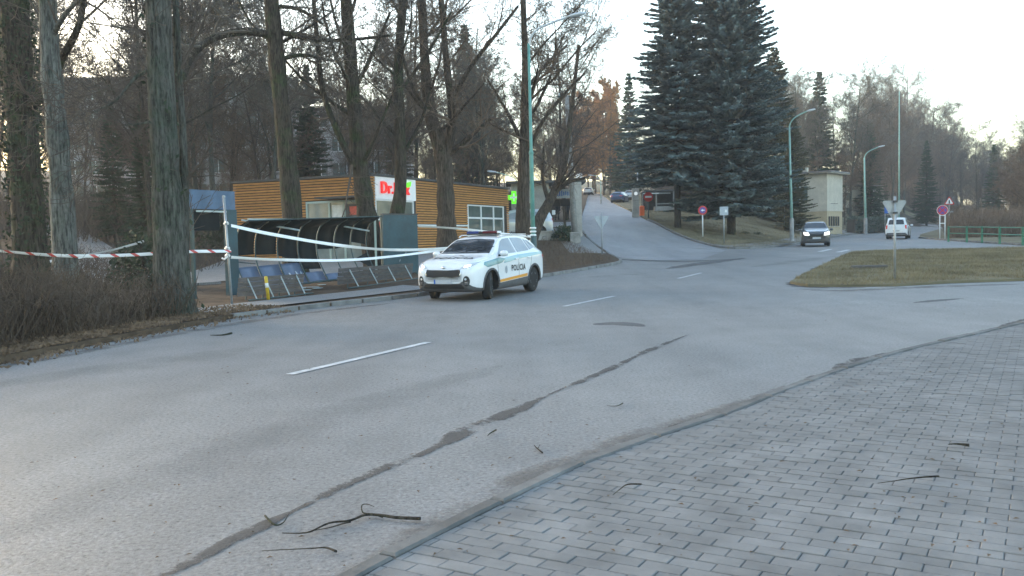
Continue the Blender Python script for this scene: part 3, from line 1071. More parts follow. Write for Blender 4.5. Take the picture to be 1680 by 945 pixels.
tape([(-60, 406, 19.5), (60, 417, 20.0), (130, 420, 20.3), (220, 418, 20.7), (300, 413, 21.1), (379, 412, tp.y)], 'red and white barrier tape sagging in front of the trees to the thin pole', seed=3)
tape([(140, 419, 27), (185, 410, 28), (236, 396, 29)], 'short pale tape slanting across the woodland path behind the large trunk', 'plain_tape', .08, 4)
tape([(40, 430, 26), (90, 428, 26), (140, 421, 27)], 'low end of pale tape dropping behind the smooth pale trunk', 'plain_tape', .07, 5)
tape([(379, 370, tp.y), (450, 385, 22.7), (560, 403, 24.6), (650, 410, 26.7), (735, 407, 28.65), (800, 398, 30.5), (870, 396, 32.8)], 'upper barrier tape from the thin pole past the shelter to the green lamp post', 'plain_tape', .085, 6)
tape([(379, 422, tp.y), (450, 426, 22.7), (560, 427, 24.6), (640, 421, 26.5), (735, 409, 28.7), (800, 400, 30.6), (870, 399, 32.8)], 'lower barrier tape from the thin pole past the shelter to the green lamp post', 'plain_tape', .075, 7)
tape([(686, 371, 33.9), (750, 375, 33.7), (830, 384, 33.3), (871, 388, 32.85)], 'barrier tape stretched from the teal board to the green lamp post', 'plain_tape', .09, 8)
mb = MB()
for z in (2.08, 1.47, 1.29):
    mb.tube([(-.085 - .03, 0.0, z), (-.06, -.04, z + .05), (-.02, .0, z + .01), (-.06, .04, z + .05)], .03, 5)
mb.tube([(-.05, 0, 1.29), (-.14, -.03, 1.22), (-.2, -.02, 1.25)], .025, 5)
mb.build('tape_knot', 'plain_tape', pole)

# ------------------------------------------------------------------ street lamps and poles
mat('lamp_green', (0.135, 0.33, 0.285), 0.5, 0.15, 3.0, dirt=0.15)
mat('lamp_green_pale', (0.25, 0.42, 0.37), 0.5, 0.12, 3.0, dirt=0.15)
mat('lamp_head', (0.55, 0.58, 0.60), 0.35, 0.1, 3.0, metallic=0.2)
mat('concrete', (0.30, 0.295, 0.28), 0.9, 0.2, 3.0, 0.3, 25, dirt=0.25)
def lamp(label, foot, H, arm_dir, arm=1.9, rise=.75, r0=.085, m='lamp_green', sleeve=1.2, lean=(0, 0)):
    t = thing('street_lamp', label, 'street lamp', foot)
    fx, fy = lean
    MB().lathe([(r0 * 1.9, 0), (r0 * 1.9, .04), (r0 * 1.55, .06), (r0 * 1.5, sleeve), (r0 * 1.05, sleeve + .1)], 12).build('base_sleeve', 'concrete' if m != 'lamp_green' else 'teal_steel', t, True)
    MB().tube([(0, 0, sleeve - .1), (fx * .5, fy * .5, H * .5), (fx * .55, fy * .55, H * .52), (fx, fy, H - .3)], [r0, r0 * .92, r0 * .72, r0 * .6], 10).build('pole', m, t, True)
    MB().lathe([(r0 * .98, -.06), (r0 * 1.05, 0), (r0 * .8, .08)], 10, (fx * .52, fy * .52, H * .51)).build('collar', m, t, True)
    a = Vector((arm_dir[0], arm_dir[1], 0)).normalized()
    pts = [Vector((fx, fy, H - .45)), Vector((fx, fy, H - .1)) + a * .08, Vector((fx, fy, H + rise * .35)) + a * .35, Vector((fx, fy, H + rise * .7)) + a * arm * .6, Vector((fx, fy, H + rise)) + a * arm]
    MB().tube(catmull(pts, 5), r0 * .45, 8).build('arm', m if m != 'lamp_green' else 'lamp_head', t, True)
    e = pts[-1]; sl = math.atan2(rise * .35, arm * .5)
    M = Matrix.Rotation(math.atan2(a.y, a.x), 3, 'Z') @ Matrix.Rotation(-sl, 3, 'Y') @ Matrix.Rotation(R(90), 3, 'Y')
    hd = MB(); 
    hd.lathe([(.03, -.12), (.075, .0), (.125, .2), (.13, .42), (.08, .62), (.02, .66)], 12, tuple(e), M)
    for i, v in enumerate(hd.v):
        q = Vector(v) - e
        q.z *= .55
        hd.v[i] = tuple(e + q)
    hd.build('lamp_head', 'lamp_head', t, True)
    return t
f = at(876, 446, 33.0); f.z = G(f.x, f.y) + .1
top = at(867, 58, 33.0)
lamp('tall green street lamp with tape tied round it behind the police car', f, top.z - f.z, (1, -.25), 1.5, .55, .085, 'lamp_green', 1.35, (top.x - f.x, 0))
lk = MB()
for z in (1.55, 1.68, 1.42): lk.lathe([(.11, -.035), (.125, 0), (.11, .035)], 10, (0, 0, z))
lk.build('tape_wrap', 'plain_tape', bpy.data.objects['street_lamp'], True)
f = gp(1299, 399); f.z += .14
top = at(1295, 200, f.y)
lamp('pale green street lamp standing on the kerb between the spruce and the dark car', f, top.z - f.z, (1, -.2), 1.3, .75, .11, 'lamp_green_pale', 1.7, (top.x - f.x, 0))
f = at(1420, 380, 93); f.z = G(f.x, f.y) + .13
top = at(1418, 254, 93)
lamp('grey-green street lamp rising from the clipped hedge beyond the cream house', f, top.z - f.z, (1, -.2), 1.4, .75, .12, 'lamp_green_pale', 1.6, (top.x - f.x, 0))
f = at(853, 392, 60); f.z = G(f.x, f.y) + .1
top = at(853, 296, 60)
lamp('low street lamp with long arm reaching left over the pharmacy end', f, top.z - f.z, (-1, -.2), 1.5, .55, .08, 'lamp_green_pale', .8)
f = at(986, 330, 118); f.z = G(f.x, f.y) + .1
top = at(985, 290, 118)
lamp('small distant street lamp beside the uphill road', f, max(3.0, top.z - f.z), (-1, -.1), 1.0, .2, .07, 'lamp_green_pale', .5)
f = at(1475, 384, 100); f.z = G(f.x, f.y) + .1
top = at(1472, 150, 100)
mst = thing('green_mast', 'slender green mast rising above the white van', 'pole', f)
MB().tube([(0, 0, 0), (0, 0, (top.z - f.z) * .55), (0, 0, top.z - f.z)], [.10, .085, .05], 8).build('shaft', 'lamp_green_pale', mst, True)
MB().lathe([(.14, 0), (.14, .9), (.1, 1.0)], 8).build('base_sleeve', 'concrete', mst, True)

f = gp(944, 402); f.z += .1
top = at(929, 150, f.y)
cp_ = thing('concrete_pole', 'grey concrete utility pole on a block footing by the hill footway', 'pole', f)
MB().tube([(0, 0, 0), (top.x - f.x, 0, top.z - f.z)], [.21, .12], 10).build('shaft', 'concrete', cp_, True)
MB().bbox((0, 0, .35), (.62, .62, .7), .05).build('footing', 'concrete', cp_)
MB().box((top.x - f.x, 0, top.z - f.z - .3), (1.1, .08, .1)).build('crossarm', 'teal_steel', cp_)
for s in (-.45, 0, .45):
    MB().lathe([(.05, 0), (.06, .05), (.03, .1), (.05, .14), (.02, .18)], 8, (top.x - f.x + s, 0, top.z - f.z - .25)).build('insulator', 'frame_white', cp_, True)
# overhead wires
mat('wire', (0.03, 0.03, 0.03), .6, .1, 2.0)
wy = f.y
for k, (a, b) in enumerate((((930, 206, wy), (1120, 262, 92)), ((930, 214, wy), (1120, 268, 92)))):
    A, B = at(*a), at(*b)
    pts = []
    for i in range(25):
        t = i / 24; p = A.lerp(B, t); p.z -= 1.2 * 4 * t * (1 - t) * .6; pts.append(p)
    tag(MB().tube(pts, .014, 4).build('overhead_wire', 'wire'), 'thin dark overhead wire sagging from the concrete pole to the spruces', 'wire', 'overhead wires')

# ------------------------------------------------------------------ traffic signs
mat('sign_back', (0.36, 0.37, 0.37), .5, .12, 5.0, metallic=.3, dirt=.2)
mat('sign_face_white', (0.70, 0.70, 0.69), .5, .05, 4.0)
mat('sign_face_red', (0.50, 0.035, 0.03), .5, .1, 4.0)
mat('sign_face_blue', (0.03, 0.12, 0.42), .5, .1, 4.0)
mat('sign_face_purple', (0.12, 0.07, 0.30), .5, .1, 4.0)
mat('sign_face_black', (0.02, 0.02, 0.02), .5, .1, 4.0)
mat('sign_face_grey', (0.38, 0.42, 0.45), .5, .1, 4.0)
def face(a, b, h): return (a, -h, b)
def ngon(r, n, a0=0.0): return [(r * math.cos(a0 + 2 * math.pi * i / n), r * math.sin(a0 + 2 * math.pi * i / n)) for i in range(n)]
def rtri(r, flip=False, rc=.12):
    out = []
    for k in range(3):
        a = R(90 + 120 * k) + (math.pi if flip else 0)
        c = Vector((math.cos(a), math.sin(a))) * (r * (1 - rc * 2))
        for j in range(5):
            b = a + R(-60 + 30 * j)
            out.append((c.x + r * rc * math.cos(b), c.y + r * rc * math.sin(b)))
    return out
def sign_base(label, foot, H, yaw=0.0, m='galv', r=.03):
    t = thing('traffic_sign', label, 'road sign', foot, yaw)
    MB().tube([(0, 0, 0), (0, 0, H)], r, 8).build('post', m, t, True)
    return t
def plate(t, outl, z, n0, n1, m, name='plate', dx=0):
    return fix_normals(MB().prism([(a + dx, b + z) for a, b in outl], n0, n1, face).build(name, m, t))
# yield sign seen from behind on the island
f = gp(1468, 462); f.z += .05
top = at(1470, 322, f.y)
H = top.z - f.z
t = sign_base('grey back of a triangular give-way sign on the traffic island', f, H, R(-8), 'galv', .035)
pl = plate(t, rtri(.42, True), H - .33, -.065, -.035, 'sign_back')
MB().box((0, -.075 + .105, H - .15), (.16, .05, .05)).build('clamp', 'galv', t)
MB().box((0, -.075 + .105, H - .45), (.16, .05, .05)).build('clamp', 'galv', t)
MB().box((.0, -.04, H - .15), (.13, .03, .06)).build('clamp', 'fascia', t)
MB().box((.0, -.04, H - .48), (.13, .03, .06)).build('clamp', 'fascia', t)
# blue sign behind it across the junction
f = gp(1464, 396); f.z += .05
f = at(1460, 392, 74); f.z = G(f.x, f.y)
f = at(1452, 386, 86); f.z = G(f.x, f.y) + .12
t = sign_base('blue direction sign with white arrow at the kerb behind the white van', f, 2.9, R(-20))
plate(t, [(-.3, -.45), (.3, -.45), (.3, .45), (-.3, .45)], 2.55, .035, .055, 'sign_face_blue', dx=.25)
plate(t, [(-.02, -.4), (.28, -.4), (.28, .1)], 2.55, .056, .062, 'sign_face_white', 'arrow', dx=.25)
# no stopping sign on a two-legged frame
f = gp(1546, 394); f.z += .1
ns = thing('traffic_sign', 'round red and purple no-stopping sign on a two-legged pale frame', 'road sign', f, R(-22))
zt = at(1544, 345, f.y).z - f.z
for s in (-.18, .18): MB().tube([(s, 0, 0), (s, 0, zt - .1)], .035, 8).build('leg', 'frame_white', ns, True)
for z in (zt - 1.0, zt - .4): MB().box((0, 0, z), (.36, .04, .06)).build('crossbar', 'frame_white', ns)
plate(ns, ngon(.40, 24), zt, .035, .055, 'sign_face_white')
plate(ns, ngon(.37, 24), zt, .056, .060, 'sign_face_red', 'ring')
plate(ns, ngon(.29, 24), zt, .061, .065, 'sign_face_purple', 'disc')
for a in (45, -45):
    ca, sa = math.cos(R(a)), math.sin(R(a))
    plate(ns, [(x * ca - y * sa, x * sa + y * ca) for x, y in ((-.28, -.04), (.28, -.04), (.28, .04), (-.28, .04))], zt, .066 + .002 * (a > 0), .070 + .002 * (a > 0), 'sign_face_red', 'cross_bar')
# pedestrian warning triangle
f = gp(1557, 391); f.z += .1
f = at(1557, 392, f.y + 3); f.z = G(f.x, f.y) + .1
zt = at(1557, 331, f.y).z - f.z
t = sign_base('triangular red-edged warning sign above a small white plate by the railing', f, zt + .3, R(-22))
plate(t, rtri(.50), zt, .035, .055, 'sign_face_red')
plate(t, rtri(.36), zt, .056, .062, 'sign_face_white', 'face')
plate(t, [(-.06, -.16), (.06, -.16), (.05, .1), (0, .18), (-.05, .1)], zt, .063, .067, 'sign_face_black', 'pictogram')
plate(t, [(-.3, -.07), (.3, -.07), (.3, .07), (-.3, .07)], zt - .85, .035, .05, 'sign_face_grey', 'name_plate')
# signs on the grass bank
f = gp(1153, 391); f.z += .1
zt = at(1155, 345, f.y).z - f.z
t = sign_base('round red-ringed sign with dark blue centre on the grass before the spruce', f, zt + .2, 0, 'frame_white', .045)
plate(t, ngon(.34, 24), zt, .045, .06, 'sign_face_red')
plate(t, ngon(.23, 24), zt, .061, .066, 'sign_face_purple', 'disc')
plate(t, [(-.14, -.0), (.02, .1), (.02, .04), (.14, .04), (.14, -.04), (.02, -.04), (.02, -.1)], zt, .067, .071, 'sign_face_white', 'arrow')
f = gp(1188, 403); f.z += .12
zt = at(1188, 346, f.y).z - f.z
t = sign_base('square pale grey sign facing the road before the spruce', f, zt + .3, 0, 'galv', .04)
plate(t, [(-.29, -.29), (.29, -.29), (.29, .29), (-.29, .29)], zt, .04, .055, 'sign_face_grey')
plate(t, [(.06, -.10), (.20, -.10), (.20, .08), (.06, .08)], zt, .056, .06, 'sign_face_white', 'symbol')
f = gp(1287, 372); f.z = G(f.x, f.y) + .1
f = at(1287, 372, 84); f.z = G(f.x, f.y) + .1
t = sign_base('narrow white sign under the trees beside the pale green lamp', f, 2.6, R(70), 'galv', .04)
plate(t, [(-.35, -.45), (.35, -.45), (.35, .45), (-.35, .45)], 2.2, .04, .055, 'sign_face_white')
# give-way sign at the end of the uphill road, seen from behind
f = gp(988, 420); f.z += .1
zt = at(987, 362, f.y).z - f.z
t = sign_base('pale blue-grey back of a give-way sign at the uphill road corner', f, zt + .45, R(6), 'galv', .032)
plate(t, rtri(.50, True), zt, -.055, -.035, 'sign_face_grey')
# no entry sign at the barrier
f = gp(1064, 361); f.z += .1
zt = at(1063, 323, f.y).z - f.z
t = sign_base('round red no-entry sign beside the orange barrier box', f, zt + .2, 0, 'teal_steel', .05)
plate(t, ngon(.42, 24), zt, .055, .07, 'sign_face_red')
plate(t, [(-.28, -.08), (.28, -.08), (.28, .08), (-.28, .08)], zt, .071, .076, 'sign_face_white', 'bar')
# far up the hill: warning sign
f = at(981, 318, 178); f.z = G(f.x, f.y) + .1
zt = 3.0
t = sign_base('small pale triangular sign far up the hill road', f, zt + .4, 0, 'galv', .05)
plate(t, rtri(.62), zt, .055, .07, 'sign_face_white')
plate(t, [(-.4, -.3), (.4, -.3), (.4, .3), (-.4, .3)], zt - .95, .055, .07, 'sign_face_white', 'name_plate')

# ------------------------------------------------------------------ green railing
mat('rail_green', (0.035, 0.17, 0.10), .5, .2, 4.0, dirt=.2)
rl_px = [(1556, 398), (1586, 399), (1611, 400), (1640, 402), (1678, 404), (1722, 407), (1775, 410)]
R0 = [gp(*p) for p in rl_px]
rl = thing('green_railing', 'green pipe railing with two rails along the far verge', 'railing', (R0[0].x, R0[0].y, R0[0].z + .1))
o0 = Vector((R0[0].x, R0[0].y, R0[0].z))
for p in R0: MB().box(tuple(p - o0 + Vector((0, 0, .5))), (.10, .10, 1.1)).build('post', 'rail_green', rl)
for h in (.98, .55):
    MB().tube([p - o0 + Vector((0, -.02, h)) for p in R0], .035, 8).build('rail', 'rail_green', rl, True)

# ------------------------------------------------------------------ gate, barrier, walls
mat('pale_render', (0.36, 0.34, 0.30), .9, .15, 1.2, .2, 20, dirt=.2)
mat('pale_stone', (0.40, 0.38, 0.34), .9, .15, 2.0, .3, 20, dirt=.15)
mat('near_black', (0.03, 0.03, 0.032), .9, .3, 2.0)  # near-black for the lintel, shed wall and posts, slit windows
mat('orange_paint', (0.72, 0.13, 0.04), .5, .1, 4.0)
mat('globe_white', (0.75, 0.76, 0.76), .3, .03, 4.0, emit=.08)
GY = 60.0
def gpt(px, y=GY):
    p = at(px, 380, y); return Vector((p.x, p.y, G(p.x, p.y) + .05))
g0, g1, g2_ = gpt(840), gpt(902), gpt(949)
zc = at(925, 300, GY).z
gh = thing('gatehouse', 'pale flat-roofed gatehouse with a thin canopy over the pedestrian gate', 'building', (g0.x, GY, min(g0.z, g1.z)))
bz = gh.location.z
w_ = g1.x - g0.x
MB().box((w_ / 2, 1.6, (zc - bz) / 2 - .2), (w_, 3.2, zc - bz + .4)).build('wall', 'pale_render', gh)
MB().box((w_ / 2, -.015, 1.0), (w_ * .99, .05, .06)).build('string_course', 'pale_stone', gh)
MB().box(((g2_.x - g0.x) / 2 + .1, 1.5, zc - bz + .09), (g2_.x - g0.x + .9, 3.8, .17)).build('canopy', 'fascia', gh)
MB().box((w_ * .35, -.02, 1.75), (.8, .06, 1.0)).build('window', 'window_glass', gh)
MB().box((w_ + .3, .2, 1.6), (.22, .1, .3)).build('letter_box', 'frame_white', gh)
MB().box(((g2_.x + g1.x) / 2 - g0.x, 2.9, 2.35), (g2_.x - g1.x, .08, .5)).build('lintel', 'near_black', gh)
pz = G(g2_.x, GY) + .05
gpil = thing('gate_pillar', 'pale stone gate pillar carrying a white floodlight beside the hill road', 'pillar', (g2_.x, GY - .2, pz))
for k in range(5):
    hgt = (zc - pz + .02) / 5
    MB().bbox((0, 0, hgt * (k + .5)), (.46, .5, hgt - .012), .02).build('block', 'pale_stone', gpil)
MB().box((.0, 0, zc - pz + .22), (.6, .62, .1)).build('cap', 'fascia', gpil)
MB().bbox((.08, -.1, zc - pz + .45), (.42, .3, .34), .06).build('floodlight', 'globe_white', gpil)
# banner in the gateway
ban = thing('gate_banner', 'white banner with blurred blue lettering hung in the pedestrian gate', 'banner', (g1.x, GY + 1.9, zc - .62))
bw = g2_.x - g1.x
MB().box((bw / 2, 0, 0), (bw, .03, .62)).build('sheet', 'sign_face_grey', ban)
for k in range(9):
    MB().box((.55 + k * .14, -.02, rng.uniform(-.03, .03)), (.075, .01, rng.uniform(.25, .4))).build('print_stroke', 'sign_face_blue', ban)
MB().box((.2, -.02, 0), (.3, .01, .5)).build('emblem', 'frame_white', ban)

# low stone wall
lw0, lw1 = gp(872, 396), gp(935, 397)
d = Vector((lw1.x - lw0.x, lw1.y - lw0.y, 0)); L = d.length
lw = thing('low_wall', 'low weathered stone wall below the gatehouse', 'wall', (lw0.x, lw0.y, lw0.z), math.atan2(d.y, d.x))
hh = .55
for r_ in range(2):
    k = 0; x = 0.0
    while x < L - .05:
        wdt = min(L - x, rng.uniform(.5, .8) if x else (.35 if r_ else .7))
        MB().bbox((x + wdt / 2, 0, hh / 2 * (r_ + .5) + .03 + (lw1.z - lw0.z) * x / L), (wdt - .015, .34 + rng.uniform(-.02, .02), hh / 2 - .01), .02).build('stone', 'pale_stone', lw)
        x += wdt
MB().box((L / 2, 0, hh + .08 + (lw1.z - lw0.z) / 2), (L + .1, .44, .09), Matrix.Rotation(-math.atan2(lw1.z - lw0.z, L), 3, 'Y')).build('coping', 'pale_stone', lw)

# barrier pillar, clock lamp, orange box, boom
f = gp(1043, 357); 
bp_ = thing('barrier_pillar', 'cream barrier pillar with a round white lamp in its face', 'pillar', (f.x, f.y, f.z + .05))
zt = at(1043, 309, f.y).z - f.z
MB().bbox((0, 0, zt / 2), (.62, .5, zt), .03).build('column', 'pale_stone', bp_)
MB().box((0, -.26, zt * .56), (.64, .02, .04)).build('joint', 'concrete', bp_)
fix_normals(MB().prism(ngon(.17, 20), .24, .30, lambda a, b, h: (a, -h, b + zt * .80)).build('lamp', 'globe_white', bp_))
MB().box((0, -.252, zt * .80), (.46, .02, .46)).build('lamp_surround', 'concrete', bp_)
MB().tube([(.22, .1, zt), (.24, .1, zt + 1.5)], .06, 8).build('mast', 'sign_face_grey', bp_, True)
f2 = gp(1052, 356)
bb = thing('barrier_box', 'bright orange barrier drive box beside the cream pillar', 'barrier', (f2.x + .05, f2.y - .2, f2.z + .05))
MB().bbox((0, 0, .5), (.42, .36, 1.0), .08).build('cabinet', 'orange_paint', bb)
MB().box((0, 0, .03), (.5, .44, .06)).build('foot', 'concrete', bb)
zb_ = at(1080, 318, f2.y).z - f2.z
MB().box((.9, .25, zb_), (1.5, .07, .1)).build('boom', 'frame_white', bb)
MB().box((.12, .25, zb_ / 2 + .03), (.08, .08, zb_ + .05)).build('boom_post', 'concrete', bb)
MB().box((2.2, .25, zb_), (1.1, .068, .098)).build('boom', 'sign_back', bb)

# dark open shed behind the barrier
s0 = gp(1070, 352); 
sd = thing('open_shed', 'dark open-fronted shed under the trees behind the barrier', 'shed', (s0.x, s0.y + 4, G(s0.x, s0.y + 4) + .05))
MB().box((2.4, 1.6, 2.2), (5.2, 3.4, .14)).build('roof', 'fascia', sd)
MB().box((2.4, 3.1, 1.05), (4.8, .1, 2.2)).build('back_wall', 'near_black', sd)
for x in (.1, 1.1, 2.9, 4.7): MB().box((x, .1, 1.05), (.13, .13, 2.2)).build('post', 'concrete' if x == 1.1 or x == 2.9 else 'near_black', sd)
MB().box((2.0, .1, .85), (1.7, .08, .1)).build('rail', 'concrete', sd)
MB().box((2.0, .4, .35), (2.2, .5, .5)).build('counter', 'concrete', sd)

# ------------------------------------------------------------------ houses
mat('cream_render', (0.50, 0.46, 0.38), .9, .10, 1.0, .15, 20, dirt=.12)
mat('ochre_render', (0.44, 0.36, 0.24), .9, .12, 1.0, .2, 20, dirt=.15)
mat('roof_grey', (0.16, 0.15, 0.145), .8, .2, 1.0)
hc = at(1357, 388, 88); hz = G(hc.x, hc.y) - .1
yaw = R(28)
HX = Vector((math.cos(yaw), math.sin(yaw), 0)); HY = Vector((-math.sin(yaw), math.cos(yaw), 0))
zt = at(1357, 283, 88).z - hz
# right face runs away from the corner, left face runs back to the left
hs = thing('cream_house', 'two-storey cream house with flat overhanging roof beside the main road', 'house', (hc.x, hc.y, hz), R(50))
lenR, lenL = 4.2, 5.2
MB().box((lenR / 2, lenL / 2, zt * .30), (lenR, lenL, zt * .60)).build('lower_wall', 'ochre_render', hs)
MB().box((lenR / 2, lenL / 2, zt * .70), (lenR + .06, lenL + .06, zt * .60)).build('upper_wall', 'cream_render', hs)
MB().box((lenR / 2, lenL / 2, zt * .405), (lenR + .12, lenL + .12, .10)).build('string_course', 'cream_render', hs)
rfo = MB().box((lenR / 2, lenL / 2, zt + .08), (lenR + 1.2, lenL + 1.2, .17)).build('roof', 'roof_grey', hs)
MB().box((lenR / 2 - 1, lenL / 2, zt + .4), (.45, .45, .6)).build('chimney', 'cream_render', rfo)
MB().box((lenR / 2, lenL / 2, zt - .03), (lenR + 1.1, lenL + 1.1, .06)).build('eaves', 'cream_render', hs)
for k in range(5):
    x = .55 + k * .62
    w = MB().box((x, -.02, zt * .24), (.30, .10, .95)).build('window', 'near_black', hs)
    MB().box((x, -.06, zt * .24 - .52), (.40, .12, .06)).build('sill', 'cream_render', w)
w = MB().box((-.05, 2.7, zt * .68), (.06, 1.5, 1.55)).build('window', 'window_glass', hs)
MB().box((-.07, 2.7, zt * .68), (.05, .07, 1.55)).build('frame', 'frame_white', w)
MB().box((-.10, 2.7, zt * .68 - .83), (.2, 1.7, .07)).build('sill', 'cream_render', w)
w = MB().box((-.03, 2.9, zt * .22), (.06, 1.4, .95)).build('window', 'window_glass', hs)
MB().box((-.08, 2.9, zt * .22 - .52), (.2, 1.6, .07)).build('sill', 'cream_render', w)
for k in range(3): MB().box((1.2 + k * .7, -.045, zt * .52), (.5, .04, .05)).build('relief', 'roof_grey', hs)

h2 = at(1412, 350, 128); hz2 = G(h2.x, h2.y)
hb = thing('pale_house', 'pale two-storey house mostly hidden by bare trunks beyond the cream house', 'house', (h2.x - 3, h2.y, hz2 - .2), R(20))
zt2 = at(1412, 303, 128).z - hz2
MB().box((3.5, 3, zt2 / 2), (7, 6, zt2)).build('wall', 'cream_render', hb)
MB().box((3.5, 3, zt2 + .1), (7.8, 6.8, .2)).build('roof', 'roof_grey', hb)
for x in (1.6, 4.6):
    for z in (.3, .72):
        w = MB().box((x, -.03, zt2 * z), (.9, .1, 1.1)).build('window', 'window_glass', hb)
        MB().box((x, -.08, zt2 * z - .6), (1.1, .14, .07)).build('sill', 'cream_render', w)

# apartment block behind the wood
mat('block_render', (0.33, 0.32, 0.31), .9, .12, .6, .1, 10, dirt=.2)
def block(label, pxl, pxr, py_top, y, yaw, storeys, nwin, depth=10):
    a = at(pxl, 300, y); b = at(pxr, 300, y)
    L = (b - a).length; z0 = G(a.x, a.y) - 1.5
    zt = at((pxl + pxr) / 2, py_top, y).z - z0
    t = thing('apartment_block', label, 'building', (a.x, a.y, z0), yaw)
    MB().box((L / 2, depth / 2, zt / 2), (L, depth, zt)).build('wall', 'block_render', t)
    MB().box((L / 2, depth / 2, zt + .15), (L + .5, depth + .5, .3)).build('roof', 'roof_grey', t)
    fh = (zt - 1.5) / storeys
    wm = MB().box((0, 0, 0), (1.5, .1, 1.45)).mesh('window', 'window_glass')
    sm = MB().box((0, -.06, -.78), (1.7, .14, .07)).box((0, -.04, 0), (.08, .06, 1.45)).mesh('frame', 'frame_white')
    for s in range(storeys):
        for k in range(nwin):
            w = bpy.data.objects.new('window', wm); COL.objects.link(w); w.parent = t
            w.location = (L * (k + .5) / nwin, -.02, 1.5 + fh * (s + .55))
            fr = bpy.data.objects.new('frame', sm); COL.objects.link(fr); fr.parent = w
    return t
block('long grey apartment block behind the wood left of the pharmacy', 108, 470, 128, 96, R(4), 5, 11)
block('lower pale apartment block glimpsed above the pharmacy roof', 485, 660, 180, 110, R(-3), 4, 6)

# ------------------------------------------------------------------ vehicles
def paint(name, col, coat=1.0, rough=.35, metallic=0.0):
    mat(name, col, rough, .03, 3.0, metallic=metallic, coat=coat, dirt=.05)
paint('paint_white', (0.74, 0.75, 0.76))
paint('paint_dark', (0.055, 0.060, 0.066))
paint('paint_blue', (0.03, 0.06, 0.13))
paint('paint_silver', (0.42, 0.44, 0.46), metallic=.3)
mat('trim_black', (0.018, 0.018, 0.019), .6, .15, 6.0)
mat('trim_grey', (0.085, 0.085, 0.088), .7, .12, 6.0)
mat('tyre', (0.022, 0.022, 0.022), .9, .2, 10.0, dirt=.2)
mat('rim', (0.20, 0.20, 0.21), .35, .1, 6.0, metallic=.7)
mat('chrome', (0.6, 0.6, 0.6), .15, .03, 6.0, metallic=.9)
mat('livery_teal', (0.02, 0.17, 0.20), .35, .06, 3.0, coat=.8)
mat('livery_mid_teal', (0.05, 0.22, 0.27), .35, .06, 3.0, coat=.8)
mat('livery_teal_reflection', (0.17, 0.36, 0.42), .35, .06, 3.0, coat=.8)  # teal band made paler, a reflection painted into its colour
mat('livery_orange', (0.72, 0.30, 0.02), .4, .06, 3.0, coat=.5)
mat('livery_black', (0.02, 0.022, 0.025), .5, .05, 3.0)
mat('livery_grey', (0.30, 0.33, 0.36), .5, .3, 14.0)
mat('plate_white', (0.42, 0.44, 0.47), .5, .06, 8.0)
mat('light_blue', (0.02, 0.04, 0.16), .15, .1, 3.0, coat=.5)
mat('light_red', (0.10, 0.014, 0.02), .15, .1, 3.0, coat=.5)
mat('lit_headlight', (1.0, 0.97, 0.90), .2, .02, 3.0, emit=1.0)
mat('clear_lens', (0.50, 0.53, 0.56), .12, .1, 10.0, coat=.8)
mat('tail_red', (0.45, 0.015, 0.012), .2, .1, 6.0, emit=.05)
glass_mat('car_glass', (0.025, 0.032, 0.040), .03)
glass_mat('car_glass_side', (0.24, 0.27, 0.30), .03)  # lighter base colour stands for bright sky showing through the side windows

SUV = [ # x, zb, w, zs, zt, wt, dz6
    (2.24, .46, .54, .66, .70, .48, .02), (2.215, .34, .70, .77, .815, .62, .03), (2.15, .26, .81, .86, .92, .70, .04),
    (2.02, .23, .875, .935, 1.00, .75, .05), (1.80, .22, .905, .98, 1.06, .79, .06), (1.45, .21, .925, 1.02, 1.115, .81, .06), (1.14, .21, .925, 1.05, 1.155, .81, .06),
    (1.02, .21, .925, 1.06, 1.215, .80, .08), (.45, .21, .925, 1.08, 1.54, .67, .07), (.25, .21, .925, 1.085, 1.60, .645, .08), (-.22, .21, .925, 1.10, 1.655, .635, .09),
    (-.85, .21, .925, 1.12, 1.65, .625, .09), (-1.35, .22, .925, 1.14, 1.605, .61, .09), (-1.72, .24, .92, 1.155, 1.53, .59, .09), (-1.88, .26, .91, 1.155, 1.46, .60, .10),
    (-2.10, .28, .88, 1.12, 1.20, .74, .05), (-2.20, .34, .82, 1.02, 1.08, .70, .04), (-2.24, .46, .72, .88, .93, .60, .03)]
VAN = [
    (2.20, .45, .50, .62, .66, .44, .02), (2.17, .33, .68, .74, .78, .58, .03), (2.08, .25, .79, .84, .90, .66, .04), (1.9, .22, .84, .92, 1.0, .7, .05), (1.45, .2, .875, 1.0, 1.11, .74, .06),
    (1.25, .2, .875, 1.03, 1.18, .74, .07), (.62, .2, .875, 1.06, 1.68, .65, .08), (.35, .2, .875, 1.07, 1.76, .65, .09), (-.4, .2, .875, 1.08, 1.80, .66, .09), (-1.9, .2, .875, 1.08, 1.79, .66, .09),
    (-2.06, .22, .865, 1.07, 1.70, .66, .10), (-2.17, .25, .84, 1.05, 1.15, .78, .05), (-2.22, .35, .80, .98, 1.05, .72, .05)]

